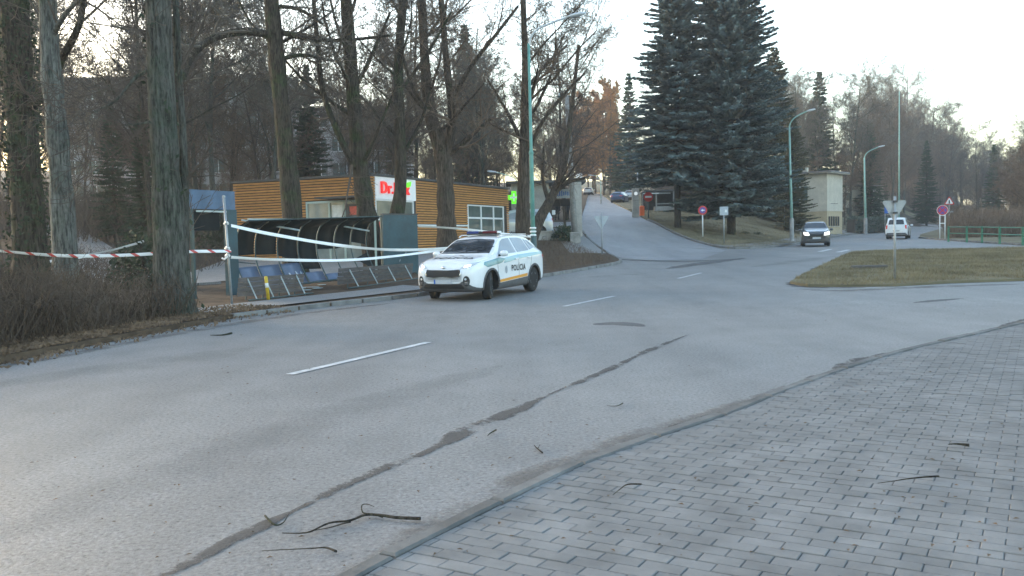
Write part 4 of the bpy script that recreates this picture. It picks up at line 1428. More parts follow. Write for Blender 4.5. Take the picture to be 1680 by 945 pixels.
class Car:
    def __init__(self, label, loc, yaw, stations, body_m, name='parked_car', cat='car', axles=(1.33, -1.34), wr=.355, steer=0.0, kz=1.0, kx=1.0, ky=1.0, clad=.33, group=None, arch=True):
        self.t = thing(name, label, cat, loc, yaw, group)
        self.ax, self.wr, self.steer = axles, wr, steer
        st = [(a * kx, b * kz, c * ky, d * kz, e * kz, f * ky, g) for a, b, c, d, e, f, g in stations]
        self.st = st
        V = []
        dense = []
        for i in range(len(st) - 1):
            k = max(1, int(abs(st[i][0] - st[i + 1][0]) / .09))
            for j in range(k):
                t = j / k
                dense.append(tuple(a + (b - a) * t for a, b in zip(st[i], st[i + 1])))
        dense.append(st[-1])
        # soften station kinks
        for _ in range(2):
            dense = [dense[0]] + [tuple((dense[i - 1][c] + 2 * dense[i][c] + dense[i + 1][c]) / 4 if c else dense[i][0] for c in range(7)) for i in range(1, len(dense) - 1)] + [dense[-1]]
        mb = MB()
        rows = []
        for (x, zb, w, zs, zt, wt, dz) in dense:
            sec = [(0, zb), (.80 * w, zb), (.965 * w, zb + .06), (w, zb + .24), (w, zs - .16), (.985 * w, zs - .06), (.955 * w, zs), (wt + .05 * (.95 * w - wt), zt - dz - .02), (wt - .03, zt - dz * .45), (.62 * wt, zt - .012), (0, zt)]
            s2 = catmull(sec, 3)
            full_ = [(x, y, z) for y, z in s2] + [(x, -y, z) for y, z in s2[::-1]][1:-1]
            rows.append(full_)
        n = len(rows[0])
        for r in rows: mb.v += r
        for i in range(len(rows) - 1):
            for j in range(n):
                j2 = (j + 1) % n
                a = (i * n + j, i * n + j2, (i + 1) * n + j2, (i + 1) * n + j)
                mb.f.append(a); mb.m.append(1 if (j < 7 or j >= n - 7) else 0)
        mb.f.append(tuple(range(n))[::-1]); mb.m.append(0)
        mb.f.append(tuple((len(rows) - 1) * n + j for j in range(n))); mb.m.append(0)
        self.body = mb.build('body', [body_m, 'trim_grey', 'trim_black'], self.t, True)
        fix_normals(self.body)
        self.bvh = BVHTree.FromPolygons([Vector(v) for v in mb.v], mb.f)
        W = max(s[2] for s in st)
        self.W = W
        # wheel arches
        cut = MB()
        for ax in self.ax:
            for s in (-1, 1):
                cut.lathe([(wr + .045, -.28), (wr + .045, .28)], 28, (ax, s * (W - .12), wr), Matrix.Rotation(R(90), 3, 'X'))
        cut.m = [2] * len(cut.f)
        co = cut.build('cutter', [body_m, 'trim_grey', 'trim_black'])
        fix_normals(co)
        md = self.body.modifiers.new('arches', 'BOOLEAN')
        md.operation = 'DIFFERENCE'; md.object = co; md.solver = 'EXACT'
        co.parent = self.t
        bpy.context.view_layer.update()
        dg = bpy.context.evaluated_depsgraph_get()
        me = bpy.data.meshes.new_from_object(self.body.evaluated_get(dg))
        self.body.modifiers.clear()
        if len(me.polygons) > 50: self.body.data = me
        for p in self.body.data.polygons:
            p.use_smooth = p.material_index != 2
        try: self.body.data.set_sharp_from_angle(angle=R(38))
        except Exception: pass
        bpy.data.objects.remove(co)
        for i, ax in enumerate(self.ax):
            for s in (-1, 1): self.wheel(ax, s, self.steer if i == 0 else 0.0)
        if arch:
            for ax in self.ax:
                for s in ('L', 'R'):
                    r0, r1 = wr + .043, wr + .10
                    out = [(ax + r1 * math.cos(R(a)), wr + r1 * math.sin(R(a))) for a in range(-12, 193, 12)]
                    inn = [(ax + r0 * math.cos(R(a)), wr + r0 * math.sin(R(a))) for a in range(-12, 193, 12)]
                    self.band(list(zip(out, inn)), s, 'trim_grey', 'arch_trim')
    def hit(self, a, b, axis):
        o, d = {'L': ((a, 3, b), (0, -1, 0)), 'R': ((a, -3, b), (0, 1, 0)), 'F': ((4, a, b), (-1, 0, 0)), 'B': ((-4, a, b), (1, 0, 0)), 'T': ((a, b, 4), (0, 0, -1))}[axis]
        h = self.bvh.ray_cast(Vector(o), Vector(d))
        if h[0] is None: return None
        nrm = h[1]
        if nrm.dot(Vector(d)) > 0: nrm = -nrm
        return h[0], nrm
    def band(self, pairs, axis, m, name, off=.008):
        mb = MB(); ok = []
        for p, q in pairs:
            row = []
            for k in range(3):
                t = k / 2
                h = self.hit(p[0] + (q[0] - p[0]) * t, p[1] + (q[1] - p[1]) * t, axis)
                row.append(None if h is None else tuple(h[0] + h[1] * off))
            ok.append(row)
        for i in range(len(ok) - 1):
            for k in range(2):
                c = [ok[i][k], ok[i + 1][k], ok[i + 1][k + 1], ok[i][k + 1]]
                if None in c: continue
                mb.quad(*c)
        if not mb.f: return None
        o = mb.build(name, m, self.t, True)
        o.modifiers.new('thick', 'SOLIDIFY').thickness = .012
        return o
    def patch(self, outl, axis, m, name, off=.006, step=.07, parent=None, mirror=False):
        outs = [outl] if not mirror else [outl, [(-a, b) for a, b in outl] if axis in 'FB' else outl]
        axes = [axis] if not mirror or axis in 'FB' else [axis, 'R' if axis == 'L' else 'L']
        if mirror and axis in 'FB': axes = [axis, axis]
        if mirror and axis in 'LR': outs = [outl, outl]
        res = []
        for ol, ax in zip(outs, axes):
            b = resample(ol, step, True)
            pts = [Vector(p) for p in b]
            xs = [p[0] for p in b]; ys = [p[1] for p in b]
            y = min(ys) + step / 2
            while y < max(ys):
                x = min(xs) + step / 2
                while x < max(xs):
                    if inside((x, y), b): pts.append(Vector((x, y)))
                    x += step
                y += step
            r = delaunay_2d_cdt(pts, [], [list(range(len(b)))], 1, 1e-5)
            mb = MB(); bad = set()
            for i, v in enumerate(r[0]):
                h = self.hit(v.x, v.y, ax)
                if h is None: bad.add(i); mb.v.append((0, 0, 0)); continue
                mb.v.append(tuple(h[0] + h[1] * off))
            mb.f = [tuple(f) for f in r[2] if not bad & set(f)]; mb.m = [0] * len(mb.f)
            if not mb.f: continue
            o = mb.build(name, m, parent or self.t, True)
            bm = bmesh.new(); bm.from_mesh(o.data)
            bmesh.ops.delete(bm, geom=[v for v in bm.verts if not v.link_faces], context='VERTS')
            d = {'L': Vector((0, 1, 0)), 'R': Vector((0, -1, 0)), 'F': Vector((1, 0, 0)), 'B': Vector((-1, 0, 0)), 'T': Vector((0, 0, 1))}[ax]
            for f in bm.faces:
                f.normal_update()
                if f.normal.dot(d) < 0: f.normal_flip()
            bm.to_mesh(o.data); bm.free()
            res.append(o)
        return res
    def text(self, s, size, fn, axis, m, name, bold=0.0, off=.008):
        me = text_mesh(s, size, 0, name, m, bold)
        bm = bmesh.new(); bm.from_mesh(me)
        for v in bm.verts:
            a, b = fn(v.co.x, v.co.y)
            h = self.hit(a, b, axis)
            if h: v.co = h[0] + h[1] * off
        bm.to_mesh(me); bm.free()
        o = bpy.data.objects.new(name, me); COL.objects.link(o); o.parent = self.t
        return o
    def wheel(self, ax, s, steer):
        wr = self.wr
        w = bpy.data.objects.new('wheel', None); COL.objects.link(w); w.parent = self.t
        w.location = (ax, s * (self.W - .135), wr)
        w.rotation_euler = (0, 0, steer)
        M = Matrix.Rotation(R(-90 * s), 3, 'X')
        if 'tyre' not in CARM:
            CARM['tyre'] = True
        MB().lathe([(.62, -.30), (.90, -.31), (.985, -.25), (1.0, -.1), (1.0, .1), (.985, .25), (.90, .31), (.66, .30)], 28, rot=M @ Matrix.Scale(wr, 3)).build('tyre', 'tyre', w, True)
        rm = MB().lathe([(.66, -.2), (.66, .26), (.62, .27), (.60, .16), (.15, .14), (.13, .18), (.02, .18)], 28, rot=M @ Matrix.Scale(wr, 3))
        r = rm.build('rim', 'trim_black', w, True)
        sp = MB()
        for k in range(5):
            a = k * 2 * math.pi / 5 + .3
            for da in (-.12, .12):
                c, s_ = math.cos(a + da), math.sin(a + da)
                pts = [M @ (Vector((q * math.cos(a + da * (1 if q > .3 else .5)), q * math.sin(a + da * (1 if q > .3 else .5)), z)) * wr) for q, z in ((.10, .2), (.35, .23), (.63, .26))]
                sp.tube(pts, [.022, .020, .022], 5)
        sp.lathe([(.14, .18), (.14, .22), (.02, .23)], 12, rot=M @ Matrix.Scale(wr, 3))
        sp.lathe([(.60, .24), (.655, .28), (.665, .25)], 28, rot=M @ Matrix.Scale(wr, 3))
        sp.build('spokes', 'rim', r, True)
    def mirrors(self, x, z, m):
        for s in (-1, 1):
            mb = MB()
            W = self.W
            mb.lathe([(.03, -.11), (.075, -.08), (.085, 0), (.075, .08), (.03, .11)], 10, (x, s * (W + .10), z), Matrix.Rotation(R(90), 3, 'X'))
            mm = mb.build('mirror', m, self.t, True)
            MB().tube([(x - .0, s * (W - .06), z - .05), (x, s * (W + .08), z - .04)], .03, 6).build('mirror_arm', 'trim_black', mm)
CARM = {}

# --- police car
P = gp(801, 491)
hv = Vector((-.435, -.90)).normalized()
yaw = math.atan2(hv.y, hv.x)
lv = Vector((-hv.y, hv.x))
o2 = Vector((P.x, P.y)) - hv * 1.33 - lv * .80
slope = math.atan2(G(o2.x - hv.x * 1.34, o2.y - hv.y * 1.34) - G(o2.x + hv.x * 1.33, o2.y + hv.y * 1.33), 2.67)
pc = Car('white police car with teal and orange livery and roof light bar', (o2.x, o2.y, G(o2.x, o2.y) + .004), yaw, SUV, 'paint_white', 'police_car', 'police car', steer=R(20), group=None)
pc.t.rotation_euler = (0, slope, yaw)
# windscreen and windows
pc.patch([(1.06, -.73), (1.10, -.35), (1.115, 0), (1.10, .35), (1.06, .73), (.56, .64), (.42, .575), (.39, 0), (.42, -.575), (.56, -.64)], 'T', 'car_glass', 'windscreen')
sw = [[(.80, 1.135), (.64, 1.245), (.32, 1.47), (.14, 1.53), (-.24, 1.555), (-.28, 1.15)],
      [(-.36, 1.155), (-.32, 1.555), (-.8, 1.55), (-1.10, 1.52), (-1.14, 1.185)],
      [(-1.21, 1.195), (-1.18, 1.51), (-1.38, 1.47), (-1.54, 1.39), (-1.62, 1.25)]]
for q in sw: pc.patch(q, 'L', 'car_glass_side', 'side_window', mirror=True, step=.06)
pc.patch([(-.62, 1.20), (.62, 1.20), (.52, 1.44), (-.52, 1.44)], 'B', 'car_glass', 'rear_window')
# livery
pc.patch([(1.66, .975), (1.02, 1.035), (.92, 1.04), (.62, 1.015), (.86, .90), (1.55, .835), (1.72, .90)], 'L', 'livery_mid_teal', 'livery_panel', mirror=True)
pc.patch([(1.00, 1.035), (.80, 1.05), (.50, 1.015), (.72, .92), (.96, .89)], 'L', 'livery_teal', 'livery_panel', .012, mirror=True)
pc.patch([(.52, 1.035), (-.2, 1.085), (-1.0, 1.11), (-2.0, 1.13), (-2.04, 1.06), (-1.4, 1.035), (-.9, 1.005), (-.3, .97), (.3, .92), (.62, .90)], 'L', 'livery_teal_reflection', 'livery_band', mirror=True)
pc.patch([(.86, .405), (-.86, .475), (-.86, .555), (.86, .475)], 'L', 'livery_orange', 'livery_stripe', mirror=True)
pc.patch([(.88, .28), (-.88, .30), (-.88, .465), (.88, .395)], 'L', 'trim_grey', 'sill_trim', .010, mirror=True)
pc.text('POLÍCIA', .225, lambda a, b: (-.28 - a * 1.0, .735 + b), 'L', 'livery_black', 'livery_lettering', .006)
pc.text('POLÍCIA', .225, lambda a, b: (-.28 + a * 1.0, .735 + b), 'R', 'livery_black', 'livery_lettering', .006)
pc.patch([(.48 + a, .72 + b) for a, b in [(.075 * math.cos(R(q)), .105 * math.sin(R(q))) for q in range(0, 360, 24)]], 'L', 'livery_grey', 'emblem', mirror=True, step=.03)
pc.text('POLÍCIA', .26, lambda a, b: (1.66 - b, a * 1.15), 'T', 'livery_black', 'bonnet_lettering', .006)
pc.patch([(1.36, -.07), (1.43, -.12), (1.40, -.2), (1.36, -.17), (1.34, -.05), (1.36, .05), (1.40, .13), (1.33, .15), (1.30, 0)], 'T', 'livery_black', 'bonnet_emblem', step=.04)
# door seams and handles
for x0, z0, x1, z1 in ((.92, .36, .98, 1.03), (-.32, .42, -.32, 1.12), (-1.06, .66, -1.24, 1.14)):
    pc.band([((x0 + (x1 - x0) * t / 8 - .006, z0 + (z1 - z0) * t / 8), (x0 + (x1 - x0) * t / 8 + .006, z0 + (z1 - z0) * t / 8)) for t in range(9)], 'L', 'trim_black', 'door_seam', .002)
for x in (-.18, -1.0):
    h = pc.hit(x, .98, 'L')
    MB().bbox((x, h[0].y + .012, .985), (.20, .035, .035), .01).build('door_handle', 'paint_white', pc.t)
# front
pc.patch([(-.50, .815), (0, .80), (.50, .815), (.53, .75), (.48, .625), (.28, .60), (.10, .615), (0, .62), (-.10, .615), (-.28, .60), (-.48, .625), (-.53, .72)], 'F', 'chrome', 'grille_surround', .008, .05)
gr = pc.patch([(-.475, .80), (0, .787), (.475, .80), (.50, .75), (.46, .638), (.27, .615), (0, .632), (-.27, .615), (-.46, .638), (-.50, .72)], 'F', 'trim_black', 'grille', .016, .05)
pc.patch([(-.44, .585), (.44, .585), (.44, .572), (-.44, .572)], 'F', 'trim_black', 'bumper_slot', .004, .05)
pc.patch([(-.52, .44), (.52, .44), (.60, .35), (.56, .33), (-.56, .33), (-.60, .35)], 'F', 'trim_black', 'air_intake', .008, .05)
pc.patch([(-.26, .56), (.26, .56), (.26, .455), (-.26, .455)], 'F', 'plate_white', 'number_plate', .022, .06)
pc.patch([(-.26, .56), (-.215, .56), (-.215, .455), (-.26, .455)], 'F', 'sign_face_blue', 'plate_band', .025, .06)
h = pc.hit(0, .86, 'F')
MB().lathe([(.06, 0), (.06, .02), (.03, .03)], 16, tuple(h[0]), Matrix.Rotation(R(80), 3, 'Y') @ Matrix.Scale(.6, 3, Vector((1, 0, 0)))).build('badge', 'chrome', pc.t, True)
hl = [(.47, .835), (.60, .825), (.73, .86), (.82, .93), (.83, .99), (.72, .965), (.56, .90)]
pc.patch(hl, 'F', 'clear_lens', 'headlight', .006, .04, mirror=True)
hl2 = [(.58, .855), (.65, .865), (.71, .90), (.71, .925), (.65, .91), (.59, .885)]
pc.patch(hl2, 'F', 'lit_headlight', 'headlight_lamp', .012, .03, mirror=True)
pc.patch([(.655 + .085 * math.cos(R(q)), .52 + .13 * math.sin(R(q))) for q in range(0, 360, 24)], 'F', 'trim_black', 'fog_lamp_recess', .008, .04, mirror=True)
for z in (.50, .46): pc.patch([(.61, z), (.70, z), (.70, z - .015), (.61, z - .015)], 'F', 'chrome', 'fog_lamp', .014, .04, mirror=True)
pc.patch([(.64 + .03 * math.cos(R(q)), .57 + .03 * math.sin(R(q))) for q in range(0, 360, 40)], 'F', 'clear_lens', 'fog_lamp', .014, .02, mirror=True)
# rear
pc.patch([(.45, 1.02), (.80, 1.02), (.82, .92), (.5, .94)], 'B', 'tail_red', 'tail_light', .006, .05, mirror=True)
pc.patch([(-2.0, 1.05), (-2.12, 1.04), (-2.14, .96), (-1.95, .99)], 'L', 'tail_red', 'tail_light', .01, .04, mirror=True)
pc.mirrors(.78, 1.16, 'paint_white')
# roof rails and light bar
for s in (-1, 1):
    MB().tube([(.25, s * .60, 1.60), (.1, s * .61, 1.65), (-1.5, s * .595, 1.645), (-1.65, s * .585, 1.58)], .017, 6).build('roof_rail', 'chrome', pc.t, True)
lb = MB().bbox((-.05, 0, 1.675), (.22, .94, .04), .01).build('light_bar', 'trim_black', pc.t)
MB().bbox((-.05, -.29, 1.725), (.20, .36, .07), .02).build('blue_lens', 'light_blue', lb)
MB().bbox((-.05, .24, 1.725), (.20, .44, .07), .02).build('red_lens', 'light_red', lb)
MB().bbox((-.05, -.05, 1.72), (.18, .12, .06), .02).build('centre_box', 'trim_black', lb)
MB().bbox((-.05, .485, 1.72), (.18, .05, .06), .02).build('end_cap', 'sign_face_white', lb)
MB().tube([(-1.62, 0, 1.55), (-1.85, 0, 1.72)], .008, 5).build('aerial', 'trim_black', pc.t)
for x in (.9, .55):
    MB().tube([(1.02, x - .55, 1.235), (.80, x - .15, 1.375 - .02)], .008, 4).build('wiper', 'trim_black', pc.t)

def simple_car(label, px, py, yaw_deg, stations, m, name='car', kz=1.0, kx=1.0, ky=1.0, front_lit=False, van=False, depth=None, group=None, cat='car', lift=0.0):
    p = gp(px, py) if depth is None else at(px, py, depth)
    z = G(p.x, p.y)
    ax = (1.33 * kx, -1.34 * kx) if not van else (1.35 * kx, -1.38 * kx)
    c = Car(label, (p.x, p.y, z + lift), R(yaw_deg), stations, m, name, cat, axles=ax, wr=.33, kz=kz, kx=kx, ky=ky, clad=.36, group=group, arch=False)
    K = lambda pts: [(a * kx, b * kz) for a, b in pts]
    KY = lambda pts: [(a * ky, b * kz) for a, b in pts]
    T = lambda pts: [(a * kx, b * ky) for a, b in pts]
    if not van:
        c.patch(T([(1.06, -.72), (1.115, 0), (1.06, .72), (.42, .57), (.38, 0), (.42, -.57)]), 'T', 'car_glass', 'windscreen', step=.12)
        for q in sw: c.patch(K(q), 'L', 'car_glass_side', 'side_window', mirror=True, step=.1)
        c.patch(KY([(-.62, 1.16), (.62, 1.16), (.52, 1.46), (-.52, 1.46)]), 'B', 'car_glass', 'rear_window', step=.1)
        c.patch(KY([(.45, 1.02), (.80, 1.02), (.82, .90), (.5, .92)]), 'B', 'tail_red', 'tail_light', .006, .08, mirror=True)
        c.patch(KY([(.47, .72), (.78, .76), (.80, .92), (.52, .88)]), 'F', 'lit_headlight' if front_lit else 'clear_lens', 'headlight', .012, .06, mirror=True)
        c.patch(KY([(-.42, .80), (.42, .80), (.40, .66), (-.40, .66)]), 'F', 'trim_black', 'grille', .008, .08)
        c.patch(KY([(-.26, .60), (.26, .60), (.26, .48), (-.26, .48)]), 'F', 'plate_white', 'number_plate', .014, .08)
        c.mirrors(.80 * kx, 1.08 * kz, m)
    else:
        c.patch(T([(1.22, -.68), (1.26, 0), (1.22, .68), (.62, .58), (.58, 0), (.62, -.58)]), 'T', 'car_glass', 'windscreen', step=.12)
        for q in ([(.98, 1.12), (.60, 1.50), (.10, 1.60), (.10, 1.13)], [(.0, 1.13), (.0, 1.61), (-.95, 1.61), (-.95, 1.13)], [(-1.05, 1.14), (-1.05, 1.6), (-1.85, 1.58), (-1.85, 1.14)]):
            c.patch(K(q), 'L', 'car_glass_side', 'side_window', mirror=True, step=.1)
        c.patch(KY([(-.60, 1.20), (.60, 1.20), (.56, 1.55), (.5, 1.60), (-.5, 1.60), (-.56, 1.55)]), 'B', 'car_glass', 'rear_window', step=.1)
        c.patch(KY([(.66, 1.14), (.78, 1.14), (.80, .84), (.70, .84)]), 'B', 'tail_red', 'tail_light', .014, .06, mirror=True)
        c.patch(KY([(-.26, .74), (.26, .74), (.26, .62), (-.26, .62)]), 'B', 'plate_white', 'number_plate', .014, .08)
        c.patch(KY([(-.74, .50), (.74, .50), (.74, .36), (-.74, .36)]), 'B', 'trim_grey', 'bumper', .012, .08)
        c.patch(KY([(.47, .78), (.74, .82), (.76, .94), (.55, .92)]), 'F', 'clear_lens', 'headlight', .012, .06, mirror=True)
        c.mirrors(.95 * kx, 1.14 * kz, m)
    return c
dk = simple_car('dark car driving with bright headlights past the grass bank', 1337, 403.5, -106, SUV, 'paint_dark', 'dark_car', kz=1.03, front_lit=True)
for s in (-1, 1): MB().tube([(.3, s * .60, 1.64), (-1.6, s * .59, 1.67)], .022, 6).build('roof_rail', 'chrome', dk.t)
dk.patch([(1.6, .99), (-2.0, 1.07), (-2.0, 1.02), (1.6, .93)], 'L', 'chrome', 'belt_trim', .008, .1, mirror=True)
dk.patch([(2.05, -.62), (2.05, .62), (1.55, .70), (1.55, -.70)], 'T', 'paint_silver', 'bonnet_panel', .006, .1)
simple_car('white small van seen from behind driving up the main road', 1474, 391.5, 62, VAN, 'paint_white', 'white_van', van=True, cat='van')
simple_car('dark blue parked car seen from behind beyond the cream pillar', 1017, 333, 70, SUV, 'paint_blue', 'blue_car', kz=.93)
simple_car('pale blue-white car parked beyond the dark blue car', 1036, 329, 75, SUV, 'paint_silver', 'pale_car', kz=.93, depth=132)
simple_car('small white car parked far up the hill road', 966, 320, 80, SUV, 'paint_white', 'white_car', kz=.9)
simple_car('silver van parked between the pharmacy end and the tree trunk', 848, 391, 195, VAN, 'paint_silver', 'silver_van', van=True, depth=57.5, cat='van', lift=.1)
simple_car('distant car with one bright headlight beyond the no-stopping sign', 1561, 366, -112, SUV, 'paint_dark', 'distant_car', kz=.95, front_lit=True, depth=150)

# ------------------------------------------------------------------ people in the gateway
mat('coat_dark', (0.018, 0.019, 0.026), .9, .2, 6.0)
mat('skin', (0.48, 0.30, 0.22), .6, .08, 6.0)
mat('hair', (0.03, 0.022, 0.016), .8, .2, 20.0)
def person(label, loc, yaw, stride, armx, coat=.0):
    J = [  # name: position, radius
        ((0, 0, .95), .155), ((0, 0, 1.15), .150), ((0, 0, 1.36), .165), ((0, 0, 1.47), .07), ((0, 0, 1.53), .062), ((0, -.01, 1.62), .098), ((0, -.005, 1.71), .085),
        ((.10, 0, .86), .115), ((.11, -stride * .5, .48), .078), ((.11, -stride, .09), .055), ((.11, -stride - .13, .04), .045),
        ((-.10, 0, .86), .115), ((-.11, stride * .4, .48), .078), ((-.11, stride, .09), .055), ((-.11, stride - .13, .04), .045),
        ((.19, 0, 1.40), .075), ((.25, .02, 1.12), .062), ((.24, -armx, .88), .050), ((.235, -armx - .03, .80), .042), ((.225, -armx - .05, .72), .028),
        ((-.19, 0, 1.40), .075), ((-.25, .02, 1.12), .062), ((-.24, -armx * .4, .88), .050), ((-.235, -armx * .4 - .02, .80), .042), ((-.225, -armx * .4 - .03, .72), .028)]
    E = [(0, 1), (1, 2), (2, 3), (3, 4), (4, 5), (5, 6), (0, 7), (7, 8), (8, 9), (9, 10), (0, 11), (11, 12), (12, 13), (13, 14), (2, 15), (15, 16), (16, 17), (17, 18), (18, 19), (2, 20), (20, 21), (21, 22), (22, 23), (23, 24)]
    me = bpy.data.meshes.new('body'); me.from_pydata([j[0] for j in J], E, [])
    t = thing('person', label, 'person', loc, yaw)
    o = bpy.data.objects.new('body', me); COL.objects.link(o); o.parent = t
    sk = o.modifiers.new('skin', 'SKIN')
    for i, (_, r) in enumerate(J): me.skin_vertices[0].data[i].radius = (r, r * (.78 if i in (0, 1, 2) else 1.0))
    me.skin_vertices[0].data[0].use_root = True
    o.modifiers.new('sub', 'SUBSURF').levels = 2
    bpy.context.view_layer.update()
    dg = bpy.context.evaluated_depsgraph_get()
    m2 = bpy.data.meshes.new_from_object(o.evaluated_get(dg))
    o.modifiers.clear(); o.data = m2
    m2.materials.clear()
    for m in ('coat_dark', 'skin'): m2.materials.append(MATS[m])
    for p in m2.polygons:
        c = p.center
        p.material_index = 1 if (c.z > 1.50 or (abs(c.x) > .19 and c.z < .80)) else 0
        p.use_smooth = True
    MB().lathe([(.10, -.06), (.112, 0), (.105, .06), (.07, .11), (.02, .125)], 12, (0, .02, 1.67)).build('hair', 'hair', t, True)
    MB().lathe([(.225, .60), (.215, .85), (.19, 1.05), (.20, 1.30), (.13, 1.46), (.07, 1.50)], 14).build('coat', 'coat_dark', t, True)
    nz = MB().lathe([(.018, 0), (.012, .02), (.004, .03)], 6, (0, -.115, 1.615), Matrix.Rotation(R(70), 3, 'X')); nz.build('nose', 'skin', t, True)
    return t
for px, yw, st, ax, lab in ((914, R(10), .12, .08, 'person in a long dark coat walking through the gateway'), (930, R(200), .08, .15, 'person in dark clothes beside the concrete pole in the gateway')):
    p = at(px, 358, 80); person(lab, (p.x, 80, G(p.x, 80) + .1), yw, st, ax)

# ------------------------------------------------------------------ vegetation
HAZE = 0.0006
def bark_mat(name, col, moss=None, mossamt=0.5):
    m = bpy.data.materials.new(name); m.use_nodes = True
    nt = m.node_tree; b = nt.nodes["Principled BSDF"]
    b.inputs['Roughness'].default_value = .95
    b.inputs['Specular IOR Level'].default_value = .15
    n = _noise(nt, 5.0, 6, .7, 'obj')
    mp = nt.nodes.new("ShaderNodeMapping"); mp.inputs['Scale'].default_value = (2.2, 2.2, .35)
    nt.links.new(n.inputs['Vector'].links[0].from_socket, mp.inputs['Vector']); nt.links.new(mp.outputs[0], n.inputs['Vector'])
    r = _ramp(nt, n.outputs['Fac'], [(.32, tuple(c * .55 for c in col)), (.5, col), (.7, tuple(c * 1.45 for c in col))])
    out = r.outputs[0]
    if moss:
        n2 = _noise(nt, 1.1, 5, .7, 'obj')
        r2 = _ramp(nt, n2.outputs['Fac'], [(.62 - mossamt * .3, 0.0), (.72 - mossamt * .2, 1.0)])
        mx = nt.nodes.new("ShaderNodeMix"); mx.data_type = 'RGBA'
        nt.links.new(r2.outputs[0], mx.inputs[0]); nt.links.new(out, mx.inputs[6])
        rgb = _ramp(nt, n.outputs['Fac'], [(.3, tuple(c * .6 for c in moss)), (.7, tuple(c * 1.4 for c in moss))])
        nt.links.new(rgb.outputs[0], mx.inputs[7]); out = mx.outputs[2]
    nf = _noise(nt, 13.0, 5, .7, 'obj')
    mp2 = nt.nodes.new("ShaderNodeMapping"); mp2.inputs['Scale'].default_value = (1.6, 1.6, .28)
    nt.links.new(nf.inputs['Vector'].links[0].from_socket, mp2.inputs['Vector']); nt.links.new(mp2.outputs[0], nf.inputs['Vector'])
    rf_ = _ramp(nt, nf.outputs['Fac'], [(.40, .42), (.5, .95), (.62, 1.2)])
    out = _mul(nt, out, rf_.outputs[0])
    nt.links.new(out, b.inputs['Base Color'])
    bp = nt.nodes.new("ShaderNodeBump"); bp.inputs['Strength'].default_value = 1.0; bp.inputs['Distance'].default_value = .08
    nt.links.new(nf.outputs['Fac'], bp.inputs['Height']); nt.links.new(bp.outputs[0], b.inputs['Normal'])
    MATS[name] = m
bark_mat('bark_grey', (0.085, 0.086, 0.075), (0.055, 0.070, 0.052), .5)
bark_mat('bark_pale', (0.135, 0.140, 0.128), (0.085, 0.10, 0.08), .35)
bark_mat('bark_dark', (0.058, 0.050, 0.040), (0.045, 0.06, 0.03), .4)
bark_mat('bark_brown', (0.085, 0.068, 0.054), (0.07, 0.075, 0.05), .2)
mat('twig_brown', (0.165, 0.122, 0.092), .95, .25, 1.0, spec=.1, objvar=.35)
mat('twig_grey', (0.15, 0.135, 0.115), .95, .25, 1.0, spec=.1, objvar=.3)
mat('twig_dark', (0.088, 0.073, 0.062), .95, .25, 1.0, spec=.1)
mat('twig_thicket', (0.085, 0.064, 0.048), .95, .5, .8, spec=.1)
mat('leaf_painted_glow', (0.46, 0.205, 0.06), .9, .35, .8, spec=.1, objvar=.3)  # low evening sun glow painted into the leaf colour
mat('needle_blue', (0.118, 0.152, 0.145), .9, .6, 1.1, spec=.1, objvar=.1)
mat('needle_green', (0.055, 0.080, 0.050), .9, .35, .6, spec=.1, objvar=.3)
mat('needle_olive', (0.078, 0.080, 0.045), .9, .35, .6, spec=.1, objvar=.3)
mat('ivy', (0.028, 0.042, 0.020), .7, .4, 2.0, spec=.3)
mat('dead_leaf', (0.135, 0.092, 0.060), .9, .5, 1.5, spec=.15, coord='world')
mat('grass_blade', (0.20, 0.17, 0.105), .9, .4, .6, spec=.1, coord='world')
mat('hedge_leaf', (0.085, 0.105, 0.085), .9, .35, 2.0, spec=.1)

def rvec(r): 
    return Vector((r.gauss(0, 1), r.gauss(0, 1), r.gauss(0, 1))).normalized()

def grow(mbs, r, p, d, L, rad, lvl, P):
    """recursive bare branch; mbs = (thick, thin) builders"""
    nseg = (7, 5, 4, 3, 2)[lvl]
    pts, rads = [p.copy()], [rad]
    q = p.copy(); dd = d.copy()
    wob = P['wob'][lvl]; up = P['up'][lvl]
    rend = max(P['rmin'], rad * (.35 if lvl else .25))
    for i in range(nseg):
        dd = (dd + rvec(r) * wob + Vector((0, 0, up))).normalized()
        q = q + dd * (L / nseg)
        pts.append(q.copy()); rads.append(rad + (rend - rad) * (i + 1) / nseg)
    mb = mbs[0] if lvl <= P['thick'] else mbs[1]
    mb.tube(pts, rads, (8, 5, 4, 3, 3)[lvl], cap=False)
    if lvl >= P['max']: 
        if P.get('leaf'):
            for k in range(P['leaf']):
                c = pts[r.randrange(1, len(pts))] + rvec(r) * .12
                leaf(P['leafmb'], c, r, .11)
        return pts
    n = P['n'][lvl]
    for k in range(n):
        t = P['t0'][lvl] + (1 - P['t0'][lvl]) * (k + r.random()) / n
        s = min(nseg - 1e-3, t * nseg); i = int(s); f = s - i
        bp = pts[i].lerp(pts[i + 1], f)
        bd = (pts[i + 1] - pts[i]).normalized()
        br = rads[i] + (rads[i + 1] - rads[i]) * f
        side = bd.cross(rvec(r))
        if side.length < .01: continue
        side.normalize()
        ang = R(r.uniform(*P['ang'][lvl]))
        nd = (bd * math.cos(ang) + side * math.sin(ang)).normalized()
        ln = L * r.uniform(*P['len'][lvl]) * (1 - P['taper'][lvl] * max(0, t - P['t0'][lvl]))
        grow(mbs, r, bp, nd, ln, max(P['rmin'], br * r.uniform(.35, .6)), lvl + 1, P)
    return pts

